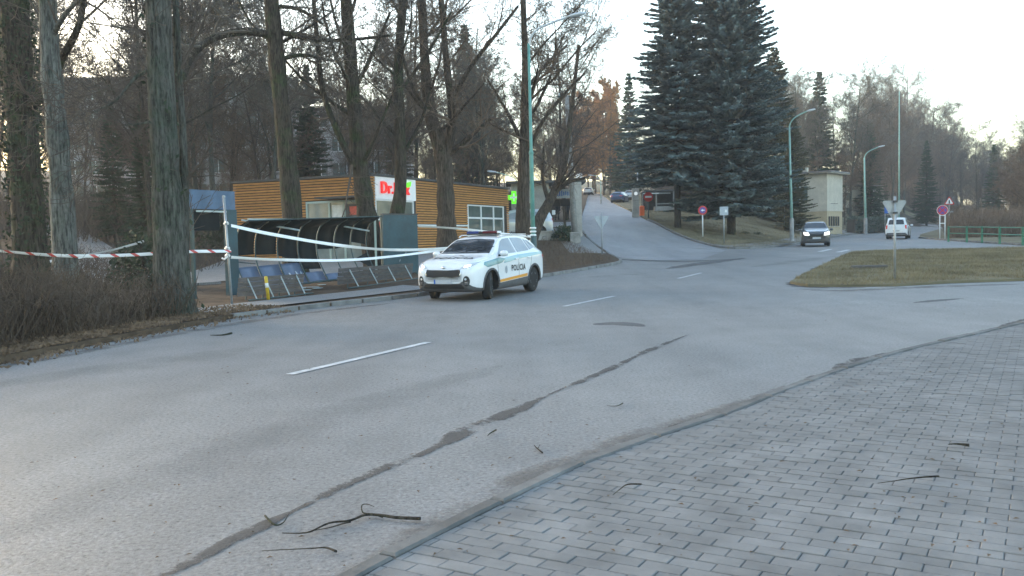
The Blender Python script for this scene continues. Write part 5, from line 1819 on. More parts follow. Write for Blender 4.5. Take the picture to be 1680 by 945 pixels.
def leaf(mb, c, r, s):
    a = rvec(r); b = a.orthogonal().normalized()
    n = len(mb.v)
    w = s * .5
    mb.v += [tuple(c - a * s), tuple(c + b * w), tuple(c + a * s), tuple(c - b * w + a.cross(b) * w * .5)]
    mb.f.append((n, n + 1, n + 2, n + 3)); mb.m.append(0)

BASE = dict(wob=(.05, .16, .22, .28, .3), up=(.02, .07, .06, .04, .02), thick=1, max=4, rmin=.011,
            n=(17, 9, 7, 4, 0), t0=(.28, .15, .15, .2, 0), ang=((35, 65), (30, 60), (30, 65), (30, 70), (0, 0)),
            len=((.22, .36), (.32, .55), (.35, .6), (.4, .7), (0, 0)), taper=(.55, .4, .3, .2, 0))
def pars(**k):
    d = dict(BASE); d.update(k); return d

def bare_tree(name, H, rad, seed, P, bark, twig, lean=(0, 0), tag_=None):
    r = random.Random(seed)
    m0, m1 = MB(), MB()
    P = dict(P); P['leafmb'] = MB()
    grow((m0, m1), r, Vector((0, 0, -.2)), Vector((lean[0], lean[1], 1)).normalized(), H, rad, 0, P)
    # root flare
    m0.tube([(0, 0, -.3), (0, 0, .25), (0, 0, .8)], [rad * 1.7, rad * 1.25, rad * .98], 9, cap=False)
    t = thing(name, '', 'tree')
    m0.build('trunk', bark, t, True)
    m1.build('crown', twig, t, False)
    if P['leafmb'].f: P['leafmb'].build('foliage', 'leaf_painted_glow', t)
    return t

def at_ground(px, d, py=380):
    p = at(px, py, d); return Vector((p.x, d, G(p.x, d) + .08))

# --- foreground trees with trunks traced to real positions
def traced(name, label, pxpath, d, widths, seed, bark, twig, limbs=(), extra=(), n_limb=16, t_limb=.35, Htop=20.0, ivy=0, low=True, ddepth=0.0):
    """trunk follows pixel path at distance d; widths in pixels"""
    r = random.Random(seed)
    m0, m1 = MB(), MB()
    W3 = []
    for (px, py) in pxpath: W3.append(at(px, py, d))
    foot = W3[0].copy(); foot.z = G(foot.x, foot.y) + .02
    W3[0] = foot
    pts = [p - foot for p in W3]
    rads = [w * d / FPX / 2 for w in widths]
    # carry on upwards above the frame
    up = (pts[-1] - pts[-2]).normalized()
    while pts[-1].z < Htop:
        up = (up + rvec(r) * .06 + Vector((0, 0, .05))).normalized()
        pts.append(pts[-1] + up * 2.2); rads.append(max(.03, rads[-1] * .80))
    sp = catmull([tuple(p) for p in pts], 4)
    sr = []
    for i in range(len(pts) - 1):
        for j in range(4): sr.append((rads[i] + (rads[i + 1] - rads[i]) * j / 4) * (1 + .09 * r.uniform(-1, 1)))
    sr.append(rads[-1])
    sp = [Vector((0, 0, -.3))] + [Vector(p) for p in sp]
    sr = [sr[0] * 1.9] + [sr[0] * 1.4] + [sr[1] * 1.1] + sr[2:]
    m0.tube(sp, sr, 14, cap=False)
    P = pars(n=(0, 9, 7, 5, 0), rmin=.007)
    def spawn(bp, bd, br, L):
        grow((m0, m1), r, bp, bd, L, br, 1, P)
    n = len(sp)
    for k in range(n_limb):
        t = t_limb + (1 - t_limb) * (k + r.random()) / n_limb
        i = min(n - 2, int(t * (n - 1)))
        bd = (sp[i + 1] - sp[i]).normalized()
        a = r.uniform(0, 6.283)
        side = Vector((math.cos(a), math.sin(a), 0))
        nd = (bd * r.uniform(.3, .9) + side).normalized()
        spawn(sp[i], nd, max(.02, min(.09, sr[i] * r.uniform(.22, .4))), r.uniform(2.5, 5.0))
    for path, w0, w1 in limbs:
        lp = [at(px, py, dd) - foot for px, py, dd in path]
        ls = [Vector(q) for q in catmull([tuple(q) for q in lp], 4)]
        rr = [(w0 + (w1 - w0) * i / (len(ls) - 1)) * d / FPX / 2 for i in range(len(ls))]
        m0.tube(ls, rr, 7, cap=False)
        for i in range(2, len(ls), 2):
            bd = (ls[i] - ls[i - 1]).normalized()
            nd = (bd * .6 + rvec(r) * .9 + Vector((0, 0, .25))).normalized()
            grow((m0, m1), r, ls[i], nd, r.uniform(1.2, 2.6), max(.012, rr[i] * .45), 2, P)
    t = thing(name, label, 'tree', foot)
    m0.build('trunk', bark, t, True)
    m1.build('crown', twig, t)
    if ivy:
        mi = MB()
        for k in range(ivy):
            i = r.randrange(0, max(2, int(n * .5))); f = r.random()
            c = sp[i].lerp(sp[i + 1], f); a = r.uniform(0, 6.283)
            rr = sr[i] * r.uniform(1.0, 1.35)
            leaf(mi, c + Vector((math.cos(a) * rr, math.sin(a) * rr, r.uniform(-.1, .1))), r, r.uniform(.04, .08))
        mi.build('ivy', 'ivy', t)
    return t

traced('tree', 'broad ivy-clad dark trunk beside the smooth pale trunk', [(52, 450), (45, 330), (36, 200), (28, 80), (20, -40)], 23, [66, 52, 48, 45, 42], 11, 'bark_dark', 'twig_dark', ivy=2600, n_limb=6,
       limbs=[([(40, 180, 23), (80, 150, 22.5), (100, 100, 22), (130, 40, 21.5), (140, -30, 21)], 16, 8)])
traced('tree', 'smooth pale grey trunk standing behind the brown thicket', [(108, 452), (102, 330), (92, 200), (82, 90), (76, -40)], 20.5, [46, 37, 33, 30, 28], 12, 'bark_pale', 'twig_dark', n_limb=5, t_limb=.5,
       limbs=[([(85, 60, 20.5), (110, 20, 20), (150, -20, 19.5)], 10, 5)])
traced('tree', 'large mossy grey trunk rising at the left end of the bus stop', [(284, 500), (279, 400), (272, 280), (264, 130), (258, -40)], 19.2, [66, 50, 44, 41, 40], 13, 'bark_grey', 'twig_dark', n_limb=6, t_limb=.5, ivy=120,
       limbs=[([(300, 480, 19.6), (303, 360, 19.6), (300, 240, 19.6), (293, 120, 19.6), (288, 0, 19.6), (284, -80, 19.6)], 17, 9),
              ([(262, 110, 19.2), (225, 125, 19), (190, 165, 18.8), (150, 185, 18.6)], 7, 3),
              ([(275, 175, 19.2), (245, 200, 19), (205, 205, 18.8)], 6, 3)])
traced('tree', 'tall grey trunk rising behind the left half of the bus shelter', [(484, 420), (478, 330), (468, 230), (455, 110), (443, -30)], 32.5, [38, 33, 29, 26, 22], 14, 'bark_dark', 'twig_grey', n_limb=14, t_limb=.35,
       limbs=[([(447, 58, 32.5), (400, 52, 32), (350, 63, 31.5), (315, 92, 31), (298, 135, 30.5)], 14, 9), ([(452, 50, 32.5), (500, 62, 32.5), (560, 66, 32.5), (640, 58, 32.5)], 10, 4),
              ([(452, 100, 32.5), (495, 90, 32.5), (545, 100, 32.5)], 8, 4), ([(446, 10, 32.5), (490, 15, 32.3), (530, 40, 32.2)], 8, 4)])
traced('tree', 'curved dark trunk in front of the pharmacy corner beside its sign', [(618, 440), (606, 380), (597, 320), (585, 220), (576, 110), (566, -30)], 34.5, [40, 34, 29, 24, 21, 18], 15, 'bark_dark', 'twig_dark', n_limb=18, t_limb=.3,
       limbs=[([(592, 290, 34.5), (560, 230, 34), (530, 150, 34), (520, 60, 34), (512, -30, 34)], 12, 6), ([(580, 150, 34.5), (610, 90, 34.5), (640, 20, 34.5)], 8, 4)])
traced('tree', 'slim leaning trunk crossing the red lettering of the pharmacy sign', [(642, 440), (648, 370), (657, 310), (656, 200), (654, 100), (664, -30)], 36.0, [27, 24, 21, 17, 15, 13], 16, 'bark_dark', 'twig_dark', n_limb=18, t_limb=.3,
       limbs=[([(656, 150, 36), (700, 90, 36), (740, 20, 36)], 7, 3), ([(657, 260, 36), (690, 200, 36), (705, 150, 36)], 7, 3)])
traced('tree', 'forked trunk before the slatted wall between sign and white window', [(737, 430), (733, 380), (731, 320), (727, 262), (702, 160), (690, -30)], 38.5, [42, 32, 28, 27, 18, 12], 17, 'bark_brown', 'twig_brown', n_limb=18, t_limb=.4,
       limbs=[([(728, 275, 38.5), (742, 200, 38.4), (733, 110, 38.3), (722, -20, 38.2)], 17, 9), ([(735, 255, 38.5), (770, 225, 38.2), (805, 195, 38)], 11, 5), ([(738, 170, 38.4), (772, 110, 38.2), (815, 55, 38), (850, 10, 38)], 9, 4), ([(712, 200, 38.5), (680, 150, 38), (660, 90, 38)], 8, 4)])
traced('tree', 'straight brown trunk directly behind the tall green street lamp', [(858, 420), (858, 330), (861, 230), (862, 110), (857, -30)], 40.5, [27, 22, 17, 12, 8], 18, 'bark_brown', 'twig_brown', n_limb=30, t_limb=.28,
       limbs=[([(862, 260, 40.5), (890, 200, 40), (930, 150, 40), (960, 120, 40)], 8, 3), ([(860, 240, 40.5), (830, 180, 40), (800, 130, 40)], 8, 3), ([(862, 200, 40.5), (885, 120, 40), (930, 75, 40)], 7, 3), ([(862, 210, 40.5), (905, 120, 40.5), (912, 60, 40.5)], 6, 3)])
traced('tree', 'leaning forked tree before the gatehouse wall', [(868, 405), (885, 360), (908, 318), (925, 270), (935, 200)], 52, [24, 19, 15, 12, 8], 19, 'bark_brown', 'twig_brown', n_limb=12, t_limb=.35, Htop=10,
       limbs=[([(905, 322, 52), (930, 300, 52), (960, 292, 51.8)], 9, 4), ([(900, 330, 52), (890, 290, 52), (892, 240, 52)], 8, 4)])

# --- woodland prototypes and copies
protos = []
for k, (H, rad, sd, bk, tw, kw) in enumerate((
    (19, .20, 31, 'bark_brown', 'twig_brown', {}),
    (21, .22, 32, 'bark_grey', 'twig_grey', dict(t0=(.35, .15, .15, .2, 0))),
    (16, .16, 33, 'bark_brown', 'twig_brown', dict(len=((.3, .45), (.32, .55), (.35, .6), (.4, .7), (0, 0)), t0=(.18, .15, .15, .2, 0))),
    (18, .18, 34, 'bark_dark', 'twig_dark', dict(n=(20, 8, 7, 4, 0))),
    (13, .13, 35, 'bark_brown', 'twig_brown', dict(n=(22, 8, 6, 4, 0), t0=(.10, .15, .15, .2, 0))))):
    protos.append(bare_tree('bare_tree', H, rad, sd, pars(rmin=.014, **kw), bk, tw))
sunglow = bare_tree('painted_glow_tree', 17, .18, 36, pars(rmin=.014, leaf=4, n=(18, 8, 6, 4, 0), t0=(.15, .15, .15, .2, 0)), 'bark_brown', 'twig_brown')  # orange foliage added to carry the painted sun glow

def conifer(name, H, Rb, seed, needle, z0=.08, whorl=.42, nb=9, shoots=13, droop=.25, width=.16, up_tip=.25, shape=.85):
    r = random.Random(seed)
    tr, cr = MB(), MB()
    tr.tube([(0, 0, -.3), (0, 0, .4), (0, 0, H * .5), (0, 0, H)], [H * .017, H * .014, H * .008, .015], 8, cap=False)
    z = H * z0
    while z < H - .1:
        f = (z - H * z0) / (H * (1 - z0))
        Lr = Rb * (1 - f) ** shape * (.62 + .38 * min(1, f * 7 + .25)) + .12
        k = max(4, int(nb * (1 - f * .45)))
        a0 = r.uniform(0, 6.28)
        for j in range(k):
            a = a0 + 6.283 * (j + r.uniform(-.3, .3)) / k
            L = Lr * r.uniform(.52, 1.18)
            out = Vector((math.cos(a), math.sin(a), 0)); sd_ = Vector((-out.y, out.x, 0))
            p0 = Vector((0, 0, z + r.uniform(-.15, .15)))
            dr = droop * L * r.uniform(.7, 1.3) * (1 - f * .6)
            def bpt(t): return p0 + out * (L * t) + Vector((0, 0, -dr * t + up_tip * L * t * t * .9 + .12 * f * L * t))
            tr.tube([bpt(0), bpt(.5), bpt(1)], [.03 + .012 * L, .02, .008], 3, cap=False)
            ns = max(4, int(shoots * (.4 + .6 * L / Rb)))
            for s in range(ns):
                t = .18 + .82 * (s + r.random()) / ns
                c = bpt(t)
                for sg in (-1, 1):
                    ln = (.22 + .38 * (1 - t) * L / 1.6) * r.uniform(.7, 1.25)
                    ln = min(ln, .95)
                    dv = (out * .65 + sd_ * sg * r.uniform(.6, 1.0) + Vector((0, 0, r.uniform(-.28, .12)))).normalized()
                    e = c + dv * ln
                    wv = dv.cross(Vector((0, 0, 1))).normalized()
                    w = width * r.uniform(.7, 1.2)
                    n = len(cr.v)
                    m_ = c.lerp(e, .5); dz = Vector((0, 0, w * .55))
                    cr.v += [tuple(c - wv * w * .3), tuple(m_ - wv * w * .5 - dz * .8), tuple(e), tuple(m_ + wv * w * .5 - dz * .8), tuple(m_ + dz * .35)]
                    cr.f += [(n, n + 1, n + 4), (n + 1, n + 2, n + 4), (n + 2, n + 3, n + 4), (n + 3, n, n + 4)]; cr.m += [0] * 4
            # tip
            e = bpt(1.06); c = bpt(.9); n = len(cr.v)
            cr.v += [tuple(c - sd_ * width * .5), tuple(e), tuple(c + sd_ * width * .5)]; cr.f.append((n, n + 1, n + 2)); cr.m.append(0)
        z += whorl * r.uniform(.8, 1.2) * (1 - f * .35)
    t = thing(name, '', 'tree')
    tr.build('trunk', 'bark_dark', t, True)
    cr.build('crown', needle, t)
    return t

def put(o, p, label, group, rz=None, s=1.0, sz=None, cat='tree'):
    o.location = p; o.rotation_euler.z = rng.uniform(0, 6.28) if rz is None else rz
    o.scale = (s, s, sz or s)
    tag(o, label, cat, group)

used = set()
def place(proto, p, label, group, s=1.0, sz=None):
    if proto.name not in used:
        used.add(proto.name); put(proto, p, label, group, None, s, sz); return proto
    o = dup(proto, p, rng.uniform(0, 6.28), (s, s, sz or s), label, group)
    o['category'] = 'tree'
    return o

LW = 'bare brown tree in the wood behind the pharmacy and path'
wood = []
def clear(x, y, rr):
    return all((x - a) ** 2 + (y - b) ** 2 > rr * rr for a, b in wood)
def blocked(x, y):
    q = Vector((x - PC.x, y - PC.y, 0))
    if -1 < q.dot(PU) < LL + 1 and -2.5 < q.dot(PV) < LR + 2: return True
    if 55 < y < 66 and -1.5 < x < 8: return True
    # apartment blocks and path
    if 92 < y < 122 and (-48 < x < -10): return True
    for a in pth:
        if (x - a[0]) ** 2 + (y - a[1]) ** 2 < 4: return True
    return False
def scatter(n, pxr, dr, protos_, label, group, rr=2.5, sr=(.8, 1.15), seed=1):
    r = random.Random(seed); k = 0; tries = 0
    while k < n and tries < n * 40:
        tries += 1
        px = r.uniform(*pxr); d = math.sqrt(r.uniform(dr[0] ** 2, dr[1] ** 2))
        p = at_ground(px, d)
        if blocked(p.x, p.y) or not clear(p.x, p.y, rr): continue
        if inside((p.x, p.y), V_left) is False and px < 960: continue
        wood.append((p.x, p.y))
        s = r.uniform(*sr)
        place(r.choice(protos_), p, label, group, s, s * r.uniform(.92, 1.1)); k += 1
scatter(15, (-60, 480), (36, 62), protos[:4], 'bare dark tree standing among the trunks left of the pharmacy', 'bare trees left of the pharmacy', 2.4, (.7, 1.0), 1)
scatter(36, (380, 930), (60, 95), protos, 'bare brown tree rising behind the pharmacy roof', 'bare trees behind the pharmacy', 2.4, (.48, .74), 2)
scatter(5, (420, 930), (62, 95), protos[:4], 'tall bare tree standing above its neighbours behind the pharmacy', 'tall bare trees behind the pharmacy', 3.0, (.85, 1.0), 12)
scatter(24, (500, 960), (122, 165), protos, 'bare tree on the wooded slope far behind the pharmacy', 'bare trees on the far slope', 3.0, (.6, .85), 3)
scatter(18, (-40, 480), (60, 90), protos, 'bare tree in front of the long apartment block', 'bare trees before the apartment block', 2.4, (.6, .9), 13)
scatter(12, (936, 1006), (160, 205), [sunglow], 'tree with russet leaves above the top of the hill road', 'russet trees above the hill road', 2.5, (.9, 1.2), 4)
scatter(12, (985, 1100), (150, 215), protos, 'bare tree behind the parked cars up the hill road', 'bare trees behind the parked cars', 3.0, (.6, .85), 5)

# conifers
cgreen = conifer('conifer', 17, 3.1, 41, 'needle_green', .08, .42, 10, 13, .45, .32)
colive = conifer('conifer', 18, 3.8, 42, 'needle_olive', .04, .42, 11, 14, .25, .30, shape=.65)
for px, d, s, lab in ((190, 54, .5, 'dark young conifer behind the large mossy trunk'), (512, 66, .72, 'dark conifer behind the slatted wall among bare trees'), (770, 84, 1.05, 'dark pointed conifer behind the pharmacy among bare crowns'),
                      (655, 90, .8, 'small conifer above the pharmacy sign'), (240, 44, .45, 'low dark evergreen beside the woodland path'), (1035, 140, 1.15, 'narrow conifer left of the blue spruces'), (1012, 165, 1.0, 'distant conifer above the hill road cars')):
    place(cgreen, at_ground(px, d), lab, None, s)
blue = conifer('blue_spruce', 25.5, 5.5, 43, 'needle_blue', .085, .36, 16, 28, .36, .30, .26, .60)
p = gp(1200, 387); put(blue, Vector((p.x, p.y, p.z + .05)), 'great blue-green spruce reaching out of the picture on the grass bank', None, .4)
b2 = conifer('blue_spruce', 20.6, 5.0, 44, 'needle_blue', .20, .38, 13, 24, .42, .28, .22, .66)
p = gp(1112, 376); put(b2, Vector((p.x, p.y, p.z + .05)), 'thinner spruce with bare lower trunk left of the great spruce', None, 1.0)
for px, d, s, lab in ((1272, 92, .98, 'olive conifer tucked behind the great spruce'), (1301, 84, .60, 'dense olive conifer leaning against the cream house'), (1160, 105, .9, 'conifer filling the gap behind the blue spruces')):
    place(colive, at_ground(px, d), lab, None, s)

RL = 'bare grey-brown tree in the wood across the right-hand road'
def scatter2(n, pxr, dr, protos_, label, group, rr, sr, seed):
    r = random.Random(seed); k = 0; tries = 0
    while k < n and tries < n * 40:
        tries += 1
        px = r.uniform(*pxr); d = math.sqrt(r.uniform(dr[0] ** 2, dr[1] ** 2)); p = at_ground(px, d)
        ks = kerb_side(p.x, p.y)
        if (-14 < ks < 3.5 and d < 200) or not clear(p.x, p.y, rr): continue
        q = p - hs.location
        if q.length < 9: continue
        wood.append((p.x, p.y)); s = r.uniform(*sr)
        place(r.choice(protos_), p, label, group, s, s * r.uniform(.9, 1.08)); k += 1
scatter2(30, (1240, 1440), (100, 150), protos + [protos[1]], 'bare tree on the rise behind the cream house', 'bare trees behind the cream house', 2.5, (.60, .84), 6)
scatter2(30, (1425, 1545), (150, 222), protos, RL, 'bare trees across the right-hand road', 2.6, (.85, 1.15), 7)
scatter2(34, (1545, 1740), (140, 222), protos, RL, 'bare trees across the right-hand road', 2.6, (.62, .88), 17)
scatter2(30, (1600, 1740), (88, 150), protos, 'bare tree on the slope above the green railing', 'bare trees above the railing', 2.4, (.42, .60), 9)
scatter2(12, (1478, 1560), (203, 226), protos, 'bare tree where the main road bends out of sight', 'bare trees at the road bend', 2.2, (1.1, 1.4), 10)
scatter2(12, (1560, 1650), (203, 226), protos, 'bare tree where the main road bends out of sight', 'bare trees at the road bend', 2.2, (.8, 1.05), 18)
scatter2(10, (1560, 1720), (80, 100), [protos[2], protos[4]], 'lower bare tree behind the green railing', 'bare trees behind the railing', 2.4, (.42, .55), 8)
for px, d, s, lab in ((1345, 118, 1.08, 'pointed conifer standing above the bare trees behind the cream house'), (1428, 128, .85, 'dark conifer crown behind the grey-green lamp'), (1630, 150, .8, 'dark conifer in the wood above the railing'), (1520, 150, .85, 'conifer among bare trees above the no-stopping sign')):
    place(cgreen, at_ground(px, d), lab, None, s)

# --- brush: dense leafless thickets, one mass each
def thicket(name, pts_fn, n, hgt, label, m, seed, thin=.006, cat='thicket'):
    r = random.Random(seed); mb = MB()
    for k in range(n):
        x, y = pts_fn(r); h = hgt(x, y) * r.uniform(.35, 1.05)
        z = G(x, y) + .06
        a = r.uniform(0, 6.283); l = r.uniform(.1, 1.3)
        p0 = Vector((x, y, z)); p1 = p0 + Vector((math.cos(a) * l * h * .4, math.sin(a) * l * h * .4, h * .55))
        p2 = p1 + Vector((r.uniform(-.3, .3) * h, r.uniform(-.3, .3) * h, h * r.uniform(.2, .45)))
        mb.tube([p0, p1, p2], [thin * 1.3, thin, thin * .5], 3, cap=False)
        for q in range(2):
            s = p1.lerp(p2, r.random()); e = s + rvec(r) * h * r.uniform(.15, .4)
            e.z = max(e.z, z + .05)
            mb.tube([s, e], [thin * .7, thin * .4], 3, cap=False)
    o = mb.build(name, m)
    return tag(o, label, cat, kind='stuff')
def in_poly_px(poly):
    def fn(r):
        while True:
            px = r.uniform(min(p[0] for p in poly), max(p[0] for p in poly)); py = r.uniform(min(p[1] for p in poly), max(p[1] for p in poly))
            if inside((px, py), poly): return g2(px, py)
    return fn
def lerp_edge(r, s0, s1, o0, o1):
    """random spot along the left kerb, o metres into the wood"""
    i = r.uniform(s0, s1); k = int(i); f = i - k
    a, b = Vector(E_left[k]), Vector(E_left[k + 1]); p = a.lerp(b, f)
    t = (b - a).normalized(); o = r.uniform(o0, o1)
    return (p.x - t.y * o, p.y + t.x * o)
thicket('brown_thicket', lambda r: lerp_edge(r, 2, 7.0, .7, 5.5), 6000, lambda x, y: 1.15 + .75 * mnoise.noise(Vector((x * .6, y * .6, 0))), 'tangled leafless brown thicket under the trunks along the kerb', 'twig_thicket', 51, .0075)
thicket('brown_thicket', lambda r: (r.uniform(-30, -13), r.uniform(26, 44)), 3500, lambda x, y: 1.1, 'thin leafless brush on the wood floor behind the large trunk', 'twig_dark', 52, .010)
thicket('dry_brush', in_poly_px([(885, 396), (935, 402), (985, 425), (1005, 432), (900, 450)]), 1800, lambda x, y: .35, 'low dry brush on the verge behind the police car', 'twig_brown', 53, .006)
thicket('dry_brush', lambda r: (lambda px, d: (at(px, 380, d).x, d))(r.uniform(1555, 1760), r.uniform(70, 92)), 4200, lambda x, y: 2.6, 'tall leafless brush behind the green railing', 'twig_brown', 54, .016)
thicket('dry_brush', lambda r: (lambda px, d: (at(px, 380, d).x, d))(r.uniform(380, 900), r.uniform(60, 84)), 4200, lambda x, y: 3.0, 'leafless undergrowth in the wood behind the pharmacy', 'twig_dark', 55, .018)
thicket('dry_brush', lambda r: (lambda px, d: (at(px, 380, d).x, d))(r.uniform(1400, 1620), r.uniform(206, 222)), 3600, lambda x, y: 5.0, 'leafless undergrowth in the wood beyond the white van', 'twig_brown', 56, .03)
thicket('dry_brush', lambda r: (lambda px, d: (at(px, 380, d).x, d))(r.uniform(1078, 1300), r.uniform(108, 150)), 3600, lambda x, y: 3.2, 'leafless undergrowth behind the spruces and the open shed', 'twig_dark', 57, .02)
thicket('dry_brush', lambda r: (lambda px, d: (at(px, 380, d).x, d))(r.uniform(-50, 480), r.uniform(52, 90)), 4200, lambda x, y: 3.0, 'leafless undergrowth in front of the long apartment block', 'twig_dark', 58, .018)

# dark bush beside the low wall
def bush(name, label, p, rx, ry, rz, n, m, seed, s=.07):
    r = random.Random(seed); mb = MB()
    for k in range(n):
        v = rvec(r) * (r.random() ** .4)
        q = Vector((v.x * rx, v.y * ry, abs(v.z) * rz * (1 + .25 * mnoise.noise(v * 2.3))))
        leaf(mb, q, r, s * r.uniform(.6, 1.3))
    st = MB()
    for k in range(9):
        e = rvec(r); st.tube([(0, 0, -.05), (e.x * rx * .4, e.y * ry * .4, rz * .4), (e.x * rx * .8, e.y * ry * .8, rz * .8)], [.03, .02, .008], 4, cap=False)
    t = thing(name, label, 'shrub', p)
    mb.build('foliage', m, t); st.build('stem', 'bark_dark', t)
    return t
p = gp(926, 399); bush('shrub', 'dark evergreen shrub against the low stone wall', p + Vector((0, .3, .1)), .9, .7, 1.1, 900, 'needle_green', 61, .10)
p = at_ground(235, 29); bush('shrub', 'dark rounded evergreen shrub behind the large trunk', p, 1.3, 1.0, 2.0, 1600, 'ivy', 62, .09)
p = at_ground(455, 52); bush('shrub', 'dark evergreen shrub beside the pharmacy back corner', at_ground(372, 47), 1.8, 1.4, 2.6, 1500, 'ivy', 63, .11)
for px, py in ((1222, 386), (1243, 387)):
    p = gp(px, py); bush('grass_tuft', 'small dark tuft of weeds in the grass under the great spruce', p + Vector((0, 0, .1)), .4, .3, .25, 150, 'needle_olive', int(px), .05)
for o in bpy.data.objects:
    if o.name.startswith('grass_tuft'): o['group'] = 'weed tufts under the spruce'; o['category'] = 'plant'

# clipped hedge beyond the house
a = at_ground(1396, 97); b = at_ground(1468, 112)
hv2 = (b - a); hv2.z = 0; Lh = hv2.length
r = random.Random(65); mb = MB()
for k in range(6000):
    x = r.uniform(0, Lh); y = r.choice((-1, 1)) * .55 * r.uniform(.8, 1.06) if r.random() < .6 else r.uniform(-.55, .55)
    z = r.uniform(.05, 1.75) if abs(y) > .42 else 1.7 + r.uniform(-.12, .12)
    leaf(mb, Vector((x, y, z + .12 * mnoise.noise(Vector((x * .9, y, 0))))), r, .10)
hd_ = thing('hedge', 'clipped grey-green hedge along the footway beyond the cream house', 'hedge', a, math.atan2(hv2.y, hv2.x))
mb.build('foliage', 'hedge_leaf', hd_)
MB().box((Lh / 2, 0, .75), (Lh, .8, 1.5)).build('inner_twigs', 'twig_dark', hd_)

# --- leaf litter and grass
r = random.Random(71); mb = MB()
for k in range(9000):
    x, y = lerp_edge(r, 1.5, 7.6, -.6 * r.random() if r.random() < .3 else .0, 1.9 * r.random() + .1)
    z = G(x, y) + (.125 if inside((x, y), V_left) else .02) + r.uniform(0, .03)
    leaf(mb, Vector((x, y, z)), r, r.uniform(.018, .05))
tag(mb.build('leaf_litter', 'dead_leaf'), 'brown fallen leaves drifted along the kerb below the thicket', 'leaves', kind='stuff')
r = random.Random(72); mb = MB()
for k in range(260):
    px, py = r.uniform(0, 1680), r.uniform(480, 940)
    x, y = g2(px, py)
    if inside((x, y), V_isl) or inside((x, y), V_left): continue
    z = G(x, y) + (PAVE_Z + .008 if inside((x, y), V_pave) else .012)
    s = r.uniform(.008, .022)
    a = r.uniform(0, 6.28); n = len(mb.v)
    c, s_ = math.cos(a) * s, math.sin(a) * s
    mb.v += [(x - c, y - s_, z), (x + s_ * .5, y - c * .5, z + .006), (x + c, y + s_, z + .003), (x - s_ * .5, y + c * .5, z + .008)]
    mb.f.append((n, n + 1, n + 2, n + 3)); mb.m.append(0)
tag(mb.build('leaf_litter', 'dead_leaf'), 'small leaf scraps scattered over road and paving', 'leaves', kind='stuff')
def grass(name, poly, n, h, label, seed, off):
    r = random.Random(seed); mb = MB()
    xs = [p[0] for p in poly]; ys = [p[1] for p in poly]
    k = 0; tr = 0
    while k < n and tr < n * 20:
        tr += 1
        x, y = r.uniform(min(xs), max(xs)), r.uniform(min(ys), max(ys))
        if not inside((x, y), poly): continue
        px = project((x, y, G(x, y)))
        if px is None or not -40 < px[0] < 1720: continue
        k += 1
        z = G(x, y) + off; hh = h * r.uniform(.4, 1.3) * (1 + .6 * mnoise.noise(Vector((x * .7, y * .7, 1))))
        a = r.uniform(0, 6.28); w = .012
        ca, sa = math.cos(a), math.sin(a); lx, ly = r.uniform(-.6, .6) * hh, r.uniform(-.6, .6) * hh
        b = len(mb.v)
        mb.v += [(x - ca * w, y - sa * w, z), (x + ca * w, y + sa * w, z), (x + lx, y + ly, z + hh)]
        mb.f.append((b, b + 1, b + 2)); mb.m.append(0)
    tag(mb.build(name, 'grass_blade'), label, 'grass', kind='stuff')
grass('grass', V_isl, 45000, .09, 'short winter grass on the traffic island', 73, .06)
bank_near = [p for p in V_bank if p[1] < 100] + [(20, 100)]
grass('grass', bank_near, 40000, .10, 'short winter grass on the bank under the spruces', 74, .11)

# --- sticks on the road and paving
def stick(px_pts, rad, label, seed, z=.015):
    r = random.Random(seed); P = []
    for px, py in px_pts:
        g = gp(px, py); zz = PAVE_Z + .006 if inside((g.x, g.y), V_pave) else 0
        P.append((g.x, g.y, g.z + z + zz + r.uniform(0, .012)))
    sp = catmull(P, 4)
    mb = MB(); mb.tube(sp, [rad * (1 - .75 * i / (len(sp) - 1)) for i in range(len(sp))], 5)
    return mb, sp
def stick_obj(main, sides, rad, label, seed, group=None):
    mb, sp = stick(main, rad, label, seed)
    t = thing('fallen_twig', label, 'twig', (sp[0][0], sp[0][1], sp[0][2]), 0, group)
    o0 = Vector(sp[0])
    mb.v = [tuple(Vector(v) - o0) for v in mb.v]
    mb.build('stem', 'bark_dark', t, True)
    for s in sides:
        m2, _ = stick(s, rad * .55, label, seed + 1)
        m2.v = [tuple(Vector(v) - o0) for v in m2.v]
        m2.build('side_shoot', 'bark_dark', t, True)
stick_obj([(690, 857), (650, 855), (628, 852), (600, 850), (575, 861), (540, 863), (510, 878), (490, 882), (463, 881)], [[(628, 853), (612, 849), (596, 847), (594, 836), (604, 834), (614, 838)], [(575, 861), (560, 866), (540, 872), (505, 880)]], .011, 'long forked dead twig lying on the asphalt near the kerb', 81)
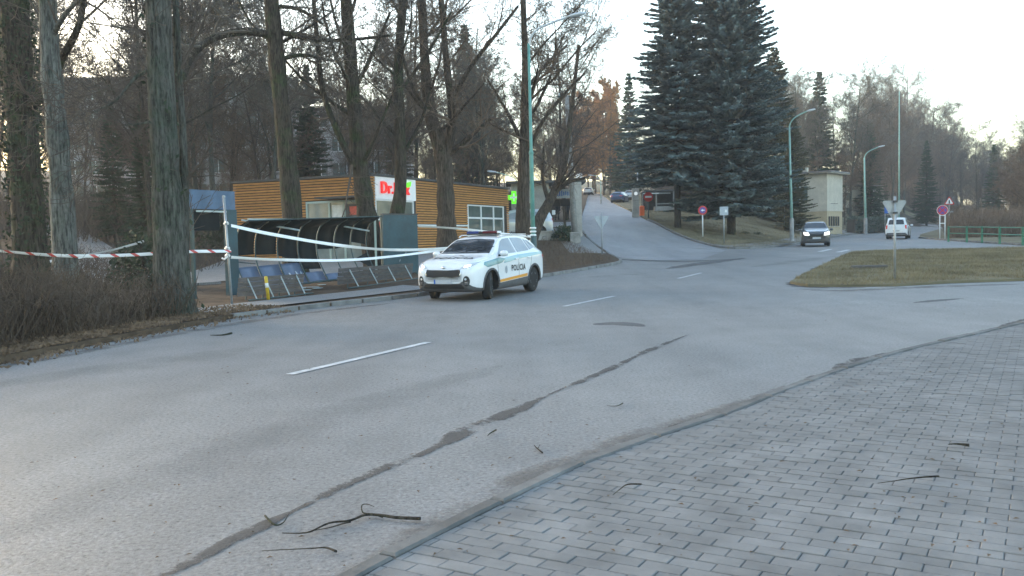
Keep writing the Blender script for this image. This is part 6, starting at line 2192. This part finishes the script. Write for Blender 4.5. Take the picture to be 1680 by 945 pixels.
stick_obj([(552, 910), (535, 905), (515, 906), (430, 912)], [], .007, 'thin straight twig on the grit by the kerb', 82)
stick_obj([(435, 852), (450, 868), (465, 862), (475, 845)], [], .007, 'small hooked twig beside the road seam', 83)
stick_obj([(1053, 821), (1030, 822), (1018, 827), (1006, 837)], [], .006, 'curved thin twig lying on the paving near the kerb', 84)
stick_obj([(1540, 806), (1515, 809), (1490, 810), (1470, 816), (1440, 818)], [], .007, 'wavy dark twig lying across the far paving', 85)
stick_obj([(814, 710), (804, 714), (800, 720)], [], .008, 'short dark twig in the middle of the near lane', 86)
stick_obj([(1022, 664), (1012, 669), (996, 670)], [], .006, 'short curved twig on the asphalt beyond the kerb', 87)
stick_obj([(890, 747), (880, 738), (876, 735)], [[(882, 740), (886, 734)]], .007, 'little branched twig on the asphalt above the kerb', 88)
stick_obj([(1590, 752), (1570, 751), (1556, 753)], [], .012, 'stub of bark lying on the paving', 89)
stick_obj([(380, 548), (365, 551), (345, 552)], [], .02, 'dark stick on the road by the thicket', 90)
# short plank lying on the island
p0, p1 = gp(1397, 444), gp(1455, 443)
d = p1 - p0
tag(MB().bbox((0, 0, .05), (d.length, .22, .09), .02).build('plank', 'bench_wood', loc=((p0.x + p1.x) / 2, (p0.y + p1.y) / 2, p0.z + .09), rotz=math.atan2(d.y, d.x)), 'weathered plank lying in the island grass beside the sign post', 'plank')

# ------------------------------------------------------------------ evening haze
hm = bpy.data.materials.new('haze_air'); hm.use_nodes = True
nt = hm.node_tree
nt.nodes.remove(nt.nodes["Principled BSDF"])
pv = nt.nodes.new("ShaderNodeVolumePrincipled")
pv.inputs['Color'].default_value = (0.93, 0.95, 0.97, 1)
pv.inputs['Density'].default_value = HAZE
pv.inputs['Anisotropy'].default_value = 0.2
nt.links.new(pv.outputs[0], nt.nodes['Material Output'].inputs['Volume'])
MATS['haze_air'] = hm
tag(MB().box((50, 540, 27), (1560, 1370, 57)).build('haze', 'haze_air'), 'thin evening haze in the air', 'haze', kind='stuff')
